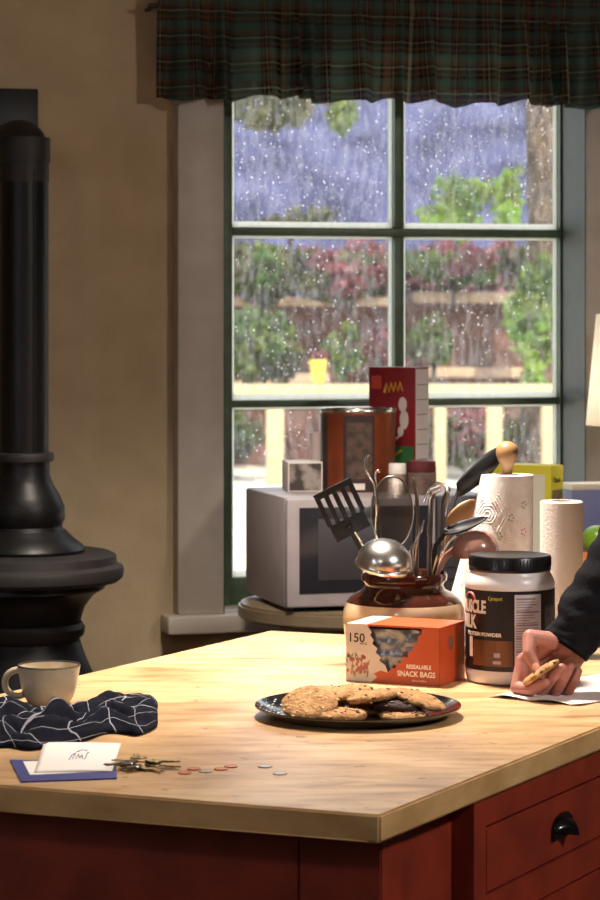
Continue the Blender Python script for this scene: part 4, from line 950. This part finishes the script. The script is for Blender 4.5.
def cookie(label, c, r, tilt, az, m=ck1, chip=chipm, h=.011, nchips=10, seed=0, name='cookie', group='cookies on the plate', M0=None):
    R = random.Random(seed)
    Mx = M0 if M0 is not None else Matrix.Translation(Vector(c)) @ Matrix.Rotation(az, 4, 'Z') @ Matrix.Rotation(tilt, 4, 'Y')
    t = thing(name, label, 'cookie', Mx.translation, group); off = R.random() * 50
    bm = NB(); n = 40
    prof = [(0, .0), (.6, 0), (.92, .001), (1.0, .35), (.97, .62), (.86, .86), (.6, .98), (.3, 1.0), (0, 1.0)]
    vs = lathe(bm, [(a * r, b_ * h) for a, b_ in prof], n)
    for v in vs:
        rr_ = math.hypot(v.co.x, v.co.y)
        if rr_ > 1e-5:
            a = math.atan2(v.co.y, v.co.x); k_ = 1 + .05 * noise.noise((math.cos(a) * 1.6 + off, math.sin(a) * 1.6, 0)) + .03 * noise.noise((math.cos(a) * 5, math.sin(a) * 5 + off, 0))
            v.co.x *= k_; v.co.y *= k_
        v.co.z += .0022 * noise.noise((v.co.x * 90 + off, v.co.y * 90, v.co.z * 60)) - .0012 * (rr_ / r) ** 2
    bmesh.ops.subdivide_edges(bm, edges=list(bm.edges), cuts=1, use_grid_fill=True)
    for v in bm.verts: v.co.z += .0009 * noise.noise((v.co.x * 260 + off, v.co.y * 260, v.co.z * 260))
    bmesh.ops.transform(bm, matrix=Mx, verts=bm.verts); part('dough', bm, m, t, sharp=70)
    bm = NB()
    for k in range(nchips):
        a = R.uniform(0, 2 * PI); q = r * .88 * math.sqrt(R.random())
        ball(bm, Mx @ Vector((q * math.cos(a), q * math.sin(a), h * (1 - .12 * (q / r) ** 2) - .0003)), R.uniform(.0018, .0034), R.uniform(.0018, .0032), R.uniform(.0008, .0014), 8, 6, Mx.to_3x3().to_4x4() @ Matrix.Rotation(a, 4, 'Z'))
    for k in range(5):
        a = R.uniform(0, 2 * PI); ball(bm, Mx @ Vector((r * .98 * math.cos(a), r * .98 * math.sin(a), h * .45)), .003, .003, .002, 8, 6)
    part('chips', bm, chip, t, stuff=True)
    return t
def tp(x, y, dz): return T(x, y, dz)
cookie('large pale cookie tilted at the left front of the plate', None, .043, 0, 0, seed=1, nchips=7, chip=nutm, M0=Matrix.Translation(tp(310, 704.5, .0215)) @ Matrix.Rotation(math.radians(-6), 4, 'Y') @ Matrix.Rotation(math.radians(26), 4, 'X'))
cookie('thick chunky cookie lying at the front centre of the plate', tp(341, 718, .0035), .040, 0, 0, seed=2, nchips=22, h=.014)
cookie('flat cookie lying low at the front right of the plate', tp(403, 718, .003), .036, 0, 0, seed=3, nchips=16)
cookie('smooth cookie resting across the back left of the pile', tp(345, 695, .022), .043, math.radians(-9), .3, seed=4, nchips=6, h=.012)
cookie('smooth thick-edged cookie overlapping the middle of the pile', tp(374, 699, .026), .041, math.radians(-10), -.3, seed=5, nchips=4, h=.012)
cookie('dark chocolate cookie in the right half of the pile', tp(398, 708, .014), .038, math.radians(4), 0, ck2, chipm, seed=6, h=.014)
cookie('pale cookie leaning down at the right of the pile', tp(419, 701, .023), .042, math.radians(18), -.25, seed=7, nchips=8, h=.010)
cookie('dark cookie at the back right of the plate under the leaning one', tp(404, 702, .006), .036, 0, 0, ck2, chipm, seed=8)
cookie('cookie hidden at the bottom of the pile in the plate centre', tp(368, 711, .003), .038, 0, 0, seed=9)
cookie('pale cookie lying at the back left of the plate', tp(318, 696, .010), .034, math.radians(-10), 1.0, seed=10, nchips=3)
cookie('cookie lying under the smooth ones at the back centre', tp(352, 704, .004), .037, 0, .4, seed=11)

# ------------------------------------------------------------------ mug
mc = T(49, 704); MRd = 31.5 / F * mc.y; MHt = .0615
mug = thing('mug', 'cream stoneware mug with a dark rim on the left of the worktop', 'mug', mc)
stone = mat('cream_stoneware', S(214, 200, 172), .3, coat=.3, col2=S(200, 184, 154), scale=30, bump=.05)
bm = NB(); r = MRd
lathe(bm, [(0, 0), (r * .60, 0), (r * .66, .003), (r * .78, .012), (r * .88, .026), (r * .93, .042), (r * .99, .058), (r, MHt - .001), (r * .985, MHt), (r * .955, MHt - .001), (r * .89, .045), (r * .82, .026), (r * .7, .012), (0, .007)], 56, mc); part('cup', bm, stone, mug)
bm = NB(); lathe(bm, [(r * 1.003, MHt - .002), (r * .99, MHt + .0006), (r * .95, MHt + .0004), (r * .945, MHt - .0015)], 56, mc); part('rim_band', bm, mat('dark_rim', S(64, 56, 60), .3), mug, 'dark glazed rim')
hb = NB(); pts = []
ha = math.radians(188)
for k in range(15):
    a = math.radians(62) + math.radians(236) * k / 14
    q_ = Vector((math.cos(a), math.sin(a)))
    rad = r * .90 + .014 - .0; x = -(r * .93 + .002) + .0215 * q_.x * (1 if q_.x < 0 else .8); z = .034 + .0205 * q_.y
    pts.append(mc + Vector((x * math.cos(.15), x * math.sin(.15) * -1 * 0 - .006, z)))
tube(hb, pts, [.0052] * 15, 10, flat=1.25); part('handle', hb, stone, mug)

# ------------------------------------------------------------------ checked cloth
navy = S(17, 18, 30)
check = band_mat('navy_check', 'LIGHTEN', [(0, S(150, 150, 160)), (.036, navy)], [(0, S(150, 150, 160)), (.034, navy)], 15, 14, .95)
ta, tb = T(-70, 722), T(157, 722)
def clothf(s, t):
    # long heap: s left-right, t front-back
    x = -70 + 227 * s
    wob = 3 * math.sin(s * 13) + 2 * math.sin(s * 29 + 1)
    endf = min(1, (1 - s) / .12) ** .5 * min(1, s / .05) ** .5 if 0 < s < 1 else 0
    cy_ = 722 + 5 * math.sin(s * 4.2 + .4) + (6 if .3 < s < .75 else 0) * math.sin((s - .3) / .45 * PI) if s >= 0 else 722
    half = (20 + 4 * math.sin(s * 7)) * (.35 + .65 * endf)
    py = cy_ + half * (1 - 2 * t) + wob * .6
    px_ = x + 5 * math.sin(t * 5 + s * 9) * endf
    prof = max(0, 1 - abs(2 * t - 1) ** 2.2) ** .6
    fold = .55 + .45 * abs(math.sin(3.1 * PI * t + 2.2 * math.sin(s * 8) + s * 3)) + .35 * noise.noise((s * 13, t * 6, 2)) + .22 * noise.noise((s * 30, t * 14, 6))
    z = .002 + .022 * prof * max(.15, fold) * (.4 + .6 * endf)
    bumpk = math.exp(-((s - .53) / .055) ** 2 - ((t - .5) / .25) ** 2); z += .020 * bumpk
    g = T(px_, min(max(py, 690), 755), 0)
    return Vector((g.x, g.y, TZ + z)), (s * .50 + .03 * math.sin(t * 7) + .05 * noise.noise((s * 6, t * 3, 8)), t * .36 + z * 1.2 + .04 * noise.noise((s * 5, t * 4, 4)) + .1 * s)
bm, uv = grid_bm(150, 60, clothf)
xs = [v.co for v in bm.verts]; org = T(60, 722)
o = link_mesh('dish_cloth', bm, check, org, 180); o.location = org; ORG[o.name] = org
tag(o, 'crumpled navy cloth with thin white check lines lying in front of the mug', 'cloth'); add_uv(o, uv)
md = o.modifiers.new('thickness', 'SOLIDIFY'); md.thickness = .0015; md.offset = 1

# ------------------------------------------------------------------ cards, keys, coins
def sheet(pts, z0, z1):
    bm = NB(); q = [T(x, y) for x, y in pts]; prism(bm, [(p.x, p.y) for p in q], z0, z1); return bm
bk = thing('blue_booklet', 'dark blue booklet lying under the white cards near the worktop edge', 'booklet', T(65, 772))
part('cover', sheet([(10, 761), (21, 783), (117, 779.5), (116, 765)], TZ + .0003, TZ + .0022), mat('blue_cover', S(48, 54, 128), .4), bk)
part('pages', sheet([(12, 761.4), (22, 782.4), (116, 779), (115, 765.4)], TZ + .0006, TZ + .0019), card_w, bk)
wp = mat('white_paper', S(236, 228, 222), .7)
o = solo('white_card', sheet([(23, 763.5), (30, 777), (112, 773), (110, 762)], TZ + .0024, TZ + .0030), wp, 'plain white card between the blue booklet and the folded note', 'card')
def notef(s, t):
    a = T(44, 747, .0)*(1-s)*(1-t) + T(121, 748, .0)*s*(1-t) + T(34, 775, 0)*(1-s)*t + T(112, 773.5, 0)*s*t
    return Vector((a.x, a.y, TZ + .0034 + .003 * (1 - t) ** 2 + .001 * math.sin(s * 3.1))), (s, t)
bm, _ = grid_bm(16, 12, notef); nt_o = thing('folded_note', 'white folded note with blue handwriting on top of the cards', 'note', T(78, 762))
o = part('paper', bm, wp, nt_o, sharp=180); md = o.modifiers.new('thickness', 'SOLIDIFY'); md.thickness = .0006
bm = NB()
def np_(s, t): return notef(s, t)[0] + Vector((0, 0, .0008))
for st in ([(.40, .62), (.42, .45), (.46, .40), (.44, .60)], [(.48, .58), (.50, .42), (.53, .56), (.55, .45), (.57, .58)], [(.60, .60), (.61, .38), (.63, .36)], [(.47, .34), (.52, .28), (.60, .30)]):
    tube(bm, [np_(*q) for q in st], .0005, 5)
part('handwriting', bm, mat('violet_ink', S(90, 90, 150), .6), nt_o)
brass = mat('aged_brass', S(150, 130, 92), .42, 1); nick = mat('nickel', S(150, 144, 130), .28, 1)
kr = thing('key_bunch', 'bunch of brass and steel keys on a ring beside the white cards', 'keys', T(145, 769))
kc0 = T(140, 768.5); bm = NB()
tube(bm, [kc0 + Vector((.012 * math.cos(a), .012 * math.sin(a), .004 + .003 * math.sin(a))) for a in [2 * PI * k / 24 for k in range(25)]], .0011, 6); part('key_ring', bm, nick, kr)
def key(ang, z, tilt, m, L=.052):
    bm = NB(); Mk = Matrix.Translation(kc0 + Vector((0, 0, z))) @ Matrix.Rotation(ang, 4, 'Z') @ Matrix.Rotation(tilt, 4, 'Y')
    lathe(bm, [(.003, -.001), (.011, -.001), (.0115, 0), (.011, .001), (.003, .001), (.003, -.001)], 20, M=Mk @ Matrix.Translation((.018, 0, 0)))
    teeth = [(.027, -.0035)] + [(.030 + k * .004, -.0035 + (.0018 if k % 2 else 0)) for k in range(6)] + [(L, -.001), (L, .0015), (.05, .0035), (.027, .0035)]
    prism(bm, teeth, -.001, .001, Mk); return part('key', bm, m, kr)
key(math.radians(-8), .006, math.radians(2), brass, .056); key(math.radians(18), .0085, math.radians(2), nick); key(math.radians(-50), .0035, math.radians(1), brass, .044); key(math.radians(170), .005, math.radians(1), brass, .044); key(math.radians(140), .008, math.radians(2), nick, .04)
key(math.radians(8), .011, math.radians(3), brass, .054); key(math.radians(205), .010, math.radians(2), nick, .042); key(math.radians(-115), .007, math.radians(1), nick, .036); key(math.radians(100), .012, math.radians(1), brass, .036)
copc = mat('copper_coin', S(176, 112, 84), .35, .8); silc = mat('silver_coin', S(176, 168, 156), .3, .9)
for (x, y, m, r, lab) in ((185, 773.5, copc, .0092, 'copper coin lying in front of the key tips'), (194, 769.5, copc, .0095, 'copper coin touching the key tips'),
                     (206, 771.8, silc, .0098, 'silver coin third in the row from the keys'), (221, 769.5, copc, .0095, 'copper coin in the middle of the coin row'),
                     (231, 767, copc, .0090, 'copper coin just behind the middle one of the row'), (265, 766.8, silc, .0098, 'dark silver coin set apart towards the plate'),
                     (280, 774, silc, .0095, 'bright silver coin lying nearest the worktop edge, right of the others')):
    p = T(x, y); bm = NB(); lathe(bm, [(0, 0), (r, 0), (r, .0016), (r * .93, .0017), (r * .9, .0014), (0, .0014)], 28, p); solo('coin', bm, m, lab, 'coin', 'coins beside the keys')

# ------------------------------------------------------------------ napkin, person
nap = mat('paper_napkin', S(220, 208, 202), .9, bump=.3, bscale=60)
def napf(s, t):
    q = T(489, 697.5) * (1 - s) * (1 - t) + T(612, 672) * s * (1 - t) * 1.0 + T(579, 706.5) * (1 - s) * t + T(690, 684) * s * t
    z = .0012 + .004 * max(0, noise.noise((s * 3.2, t * 3.0, 4))) + .006 * max(0, (s - .55)) * abs(math.sin(t * 5)) + .008 * max(0, .12 - s) * 4 * abs(math.sin(t * 7))
    return Vector((q.x, q.y, TZ + z)), (s, t)
bm, _ = grid_bm(40, 30, napf); org = T(560, 692); o = link_mesh('paper_napkin', bm, nap, org, 180); o.location = org; ORG[o.name] = org
tag(o, 'crumpled white paper napkin under the hand on the worktop', 'napkin'); md = o.modifiers.new('thickness', 'SOLIDIFY'); md.thickness = .0006; md.offset = 1

def H(x, y, d): return P(x, y, 4.14 + d)
skin = mat('skin', S(190, 132, 118), .5, col2=S(172, 110, 100), scale=30, bump=.12, bscale=220, spec=.4)
skin.node_tree.nodes['Principled BSDF'].inputs['Subsurface Weight'].default_value = .08
skin.node_tree.nodes['Principled BSDF'].inputs['Subsurface Radius'].default_value = (.01, .004, .002)
person = thing('person', 'person in a dark charcoal jacket reaching in from the right holding a cookie', 'person', (1.02, 4.0, 0))
bm = NB()
MCP = [H(523, 661, .020), H(533, 674, .030), H(547, 680, .034), H(561, 683, .030)]
wr = [H(556, 640, .008), H(560, 645, .016), H(566, 652, .020), H(571, 660, .018)]
for a, b_, r1 in zip(wr, MCP, (.0125, .0125, .012, .0115)): capsule(bm, a, b_, .016, r1)
for a, b_ in zip(MCP, MCP[1:]): capsule(bm, a, b_, .0115, .0115)
capsule(bm, H(564, 648, .014), H(588, 610, .03), .021, .026)          # wrist into the sleeve
capsule(bm, H(572, 660, .016), H(592, 624, .03), .018, .022)
fing = [
 [(MCP[0], .0118), (H(516.5, 688, .0), .0104), (H(532, 689.5, -.026), .0095), (H(545, 683, -.036), .0080)],
 [(MCP[1], .0115), (H(541, 690.5, -.004), .0102), (H(552.5, 678, -.024), .0090), (H(561.5, 668, -.024), .0076)],
 [(MCP[2], .0112), (H(556, 690.8, .0), .0098), (H(564, 678, -.018), .0086), (H(570, 667, -.018), .0072)],
 [(MCP[3], .0106), (H(569, 690.2, .006), .0088), (H(575, 679.5, -.008), .0076), (H(578.5, 671, -.008), .0064)],
]
for ch in fing:
    for (p, r0), (q, r1) in zip(ch, ch[1:]): capsule(bm, p, q, r0, r1)
th = [(H(553, 642, .004), .0165), (H(530, 637, -.002), .0125), (H(529, 653, -.020), .0105), (H(535.5, 667, -.030), .0082)]
for (p, r0), (q, r1) in zip(th, th[1:]): capsule(bm, p, q, r0, r1)
capsule(bm, H(548, 645, .004), H(530, 660, .014), .014, .011)       # web between thumb and index
hand = part('hand', bm, skin, person, 'bare right hand with curled fingers', sharp=180)
md = hand.modifiers.new('fuse', 'REMESH'); md.mode = 'VOXEL'; md.voxel_size = .0014; md.use_smooth_shade = True
md = hand.modifiers.new('soften', 'SMOOTH'); md.factor = .5; md.iterations = 5
nail_m = mat('finger_nail', S(222, 168, 150), .3)
bm = NB(); q = th[3][0]; dirn = (th[3][0] - th[2][0]).normalized(); out = Vector((-.15, -.9, .35)); out = (out - dirn * out.dot(dirn)).normalized()
ball(bm, q + out * .0072 + dirn * .0015, .0060, .0075, .0018, 12, 8, frame((0, 0, 0), dirn.cross(out), dirn, out)); part('thumb_nail', bm, nail_m, person)
# jacket: sleeve with folds
jk = mat('charcoal_jacket', S(30, 30, 35), .9, col2=S(22, 22, 27), scale=40, bump=.4, bscale=120, spec=.1)
axis = [H(566, 649, .018), H(576, 633, .022), H(590, 610, .03), H(610, 577, .045), H(630, 543, .06), H(646, 517, .075), Vector((.64, 4.235, 1.26)), Vector((.76, 4.225, 1.37)), Vector((.84, 4.19, 1.42)), Vector((.90, 4.12, 1.42))]
rad = [.041, .043, .046, .050, .054, .058, .066, .074, .082, .085]
pts, rads = [], []
for i in range(len(axis) - 1):
    for k in range(10):
        u = k / 10; pts.append(axis[i].lerp(axis[i + 1], u)); rads.append(rad[i] * (1 - u) + rad[i + 1] * u)
for i in range(2):
    pts = [pts[0]] + [(a + b_ * 2 + c_) / 4 for a, b_, c_ in zip(pts, pts[1:], pts[2:])] + [pts[-1]]
bm = NB()
start = pts[0]
inner = [pts[4], pts[2], pts[0]]
vs = tube(bm, inner + pts[1:], [rads[4] * .8, rads[2] * .88, rads[0] * .93] + rads[1:], 28)
for v in vs:
    d = (v.co - start).length
    k_ = noise.noise((v.co.x * 30, v.co.y * 14, v.co.z * 52)) + .5 * noise.noise((v.co.x * 60 + 9, v.co.y * 30, v.co.z * 90))
    ci = min(range(len(pts)), key=lambda i: (pts[i] - v.co).length_squared); n_ = (v.co - pts[ci])
    if n_.length > 1e-4: v.co += n_.normalized() * .007 * k_
part('sleeve', bm, jk, person, sharp=180)
# torso, other arm, trousers, head: out of frame but standing where the person stands
bm = NB()
tor = [(Vector((1.06, 4.0, .86)), .15, .18), (Vector((1.05, 4.0, 1.0)), .145, .17), (Vector((1.02, 4.0, 1.15)), .14, .175), (Vector((.98, 4.0, 1.30)), .145, .195), (Vector((.94, 4.0, 1.40)), .125, .19), (Vector((.92, 4.0, 1.455)), .08, .12), (Vector((.905, 4.0, 1.49)), .06, .065)]
rings = []
for p, rx_, ry_ in tor: rings.append([bm.verts.new(p + Vector((rx_ * math.cos(2 * PI * k / 28), ry_ * math.sin(2 * PI * k / 28), 0))) for k in range(28)])
for A_, B2 in zip(rings, rings[1:]):
    for k in range(28): bm.faces.new((A_[k], A_[(k + 1) % 28], B2[(k + 1) % 28], B2[k]))
bm.faces.new(rings[0][::-1]); bm.faces.new(rings[-1])
tube(bm, [Vector((.93, 3.86, 1.40)), Vector((.97, 3.78, 1.37)), Vector((1.03, 3.74, 1.2)), Vector((1.06, 3.74, 1.08)), Vector((1.0, 3.76, .96)), Vector((.96, 3.78, .86))], [.07, .075, .062, .055, .05, .042], 20)
part('jacket', bm, jk, person, sharp=180)
bm = NB(); tube(bm, [Vector((.965, 3.78, .87)), Vector((.955, 3.78, .82)), Vector((.95, 3.785, .78)), Vector((.945, 3.79, .72))], [.026, .03, .032, .016], 12, flat=.6); part('other_hand', bm, skin, person, sharp=180)
bm = NB()
for s in (-1, 1): tube(bm, [Vector((1.06, 4.0 + .09 * s, .92)), Vector((1.05, 4.0 + .1 * s, .6)), Vector((1.05, 4.0 + .1 * s, .3)), Vector((1.07, 4.0 + .1 * s, .06))], [.1, .085, .068, .06], 18)
part('trousers', bm, mat('dark_trousers', S(40, 44, 58), .9), person, sharp=180)
bm = NB()
for s in (-1, 1): box(bm, .88, 1.13, 4.0 + .1 * s - .05, 4.0 + .1 * s + .05, 0, .08, .025)
part('shoes', bm, mat('dark_shoes', S(30, 26, 24), .5), person)
bm = NB(); ball(bm, (.845, 4.0, 1.64), .098, .076, .118, 28, 20); tube(bm, [(.91, 4.0, 1.46), (.885, 4.0, 1.56)], [.058, .055], 18)
ball(bm, (.752, 4.0, 1.632), .022, .014, .02, 12, 8); ball(bm, (.79, 4.0, 1.575), .05, .045, .04, 14, 10)
for s in (-1, 1): ball(bm, (.86, 4.0 + .077 * s, 1.635), .02, .008, .03, 10, 8)
part('head', bm, skin, person, sharp=180)
bm = NB(); ball(bm, (.862, 4.0, 1.672), .102, .083, .105, 28, 20)
for v in list(bm.verts):
    if v.co.z < 1.60 or (v.co.x < .79 and v.co.z < 1.70): v.co = Vector((.865, 4.0, 1.65)) + (v.co - Vector((.865, 4.0, 1.65))) * .8
part('hair', bm, mat('brown_hair', S(52, 38, 30), .7), person, sharp=180)
# cookie in the hand
lx = (H(558, 659, -.03) - H(523, 683, -.03)).normalized(); ly = Vector((.0, .985, -.17)); ly = (ly - lx * ly.dot(lx)).normalized()
ctr = H(541, 672.5, -.034); Mh = frame(ctr, lx, ly)
cookie('small golden cookie pinched between thumb and fingers of the hand', ctr, .034, 0, 0, seed=21, nchips=8, h=.010, group=None, M0=Mh @ Matrix.Translation((0, 0, -.003)))
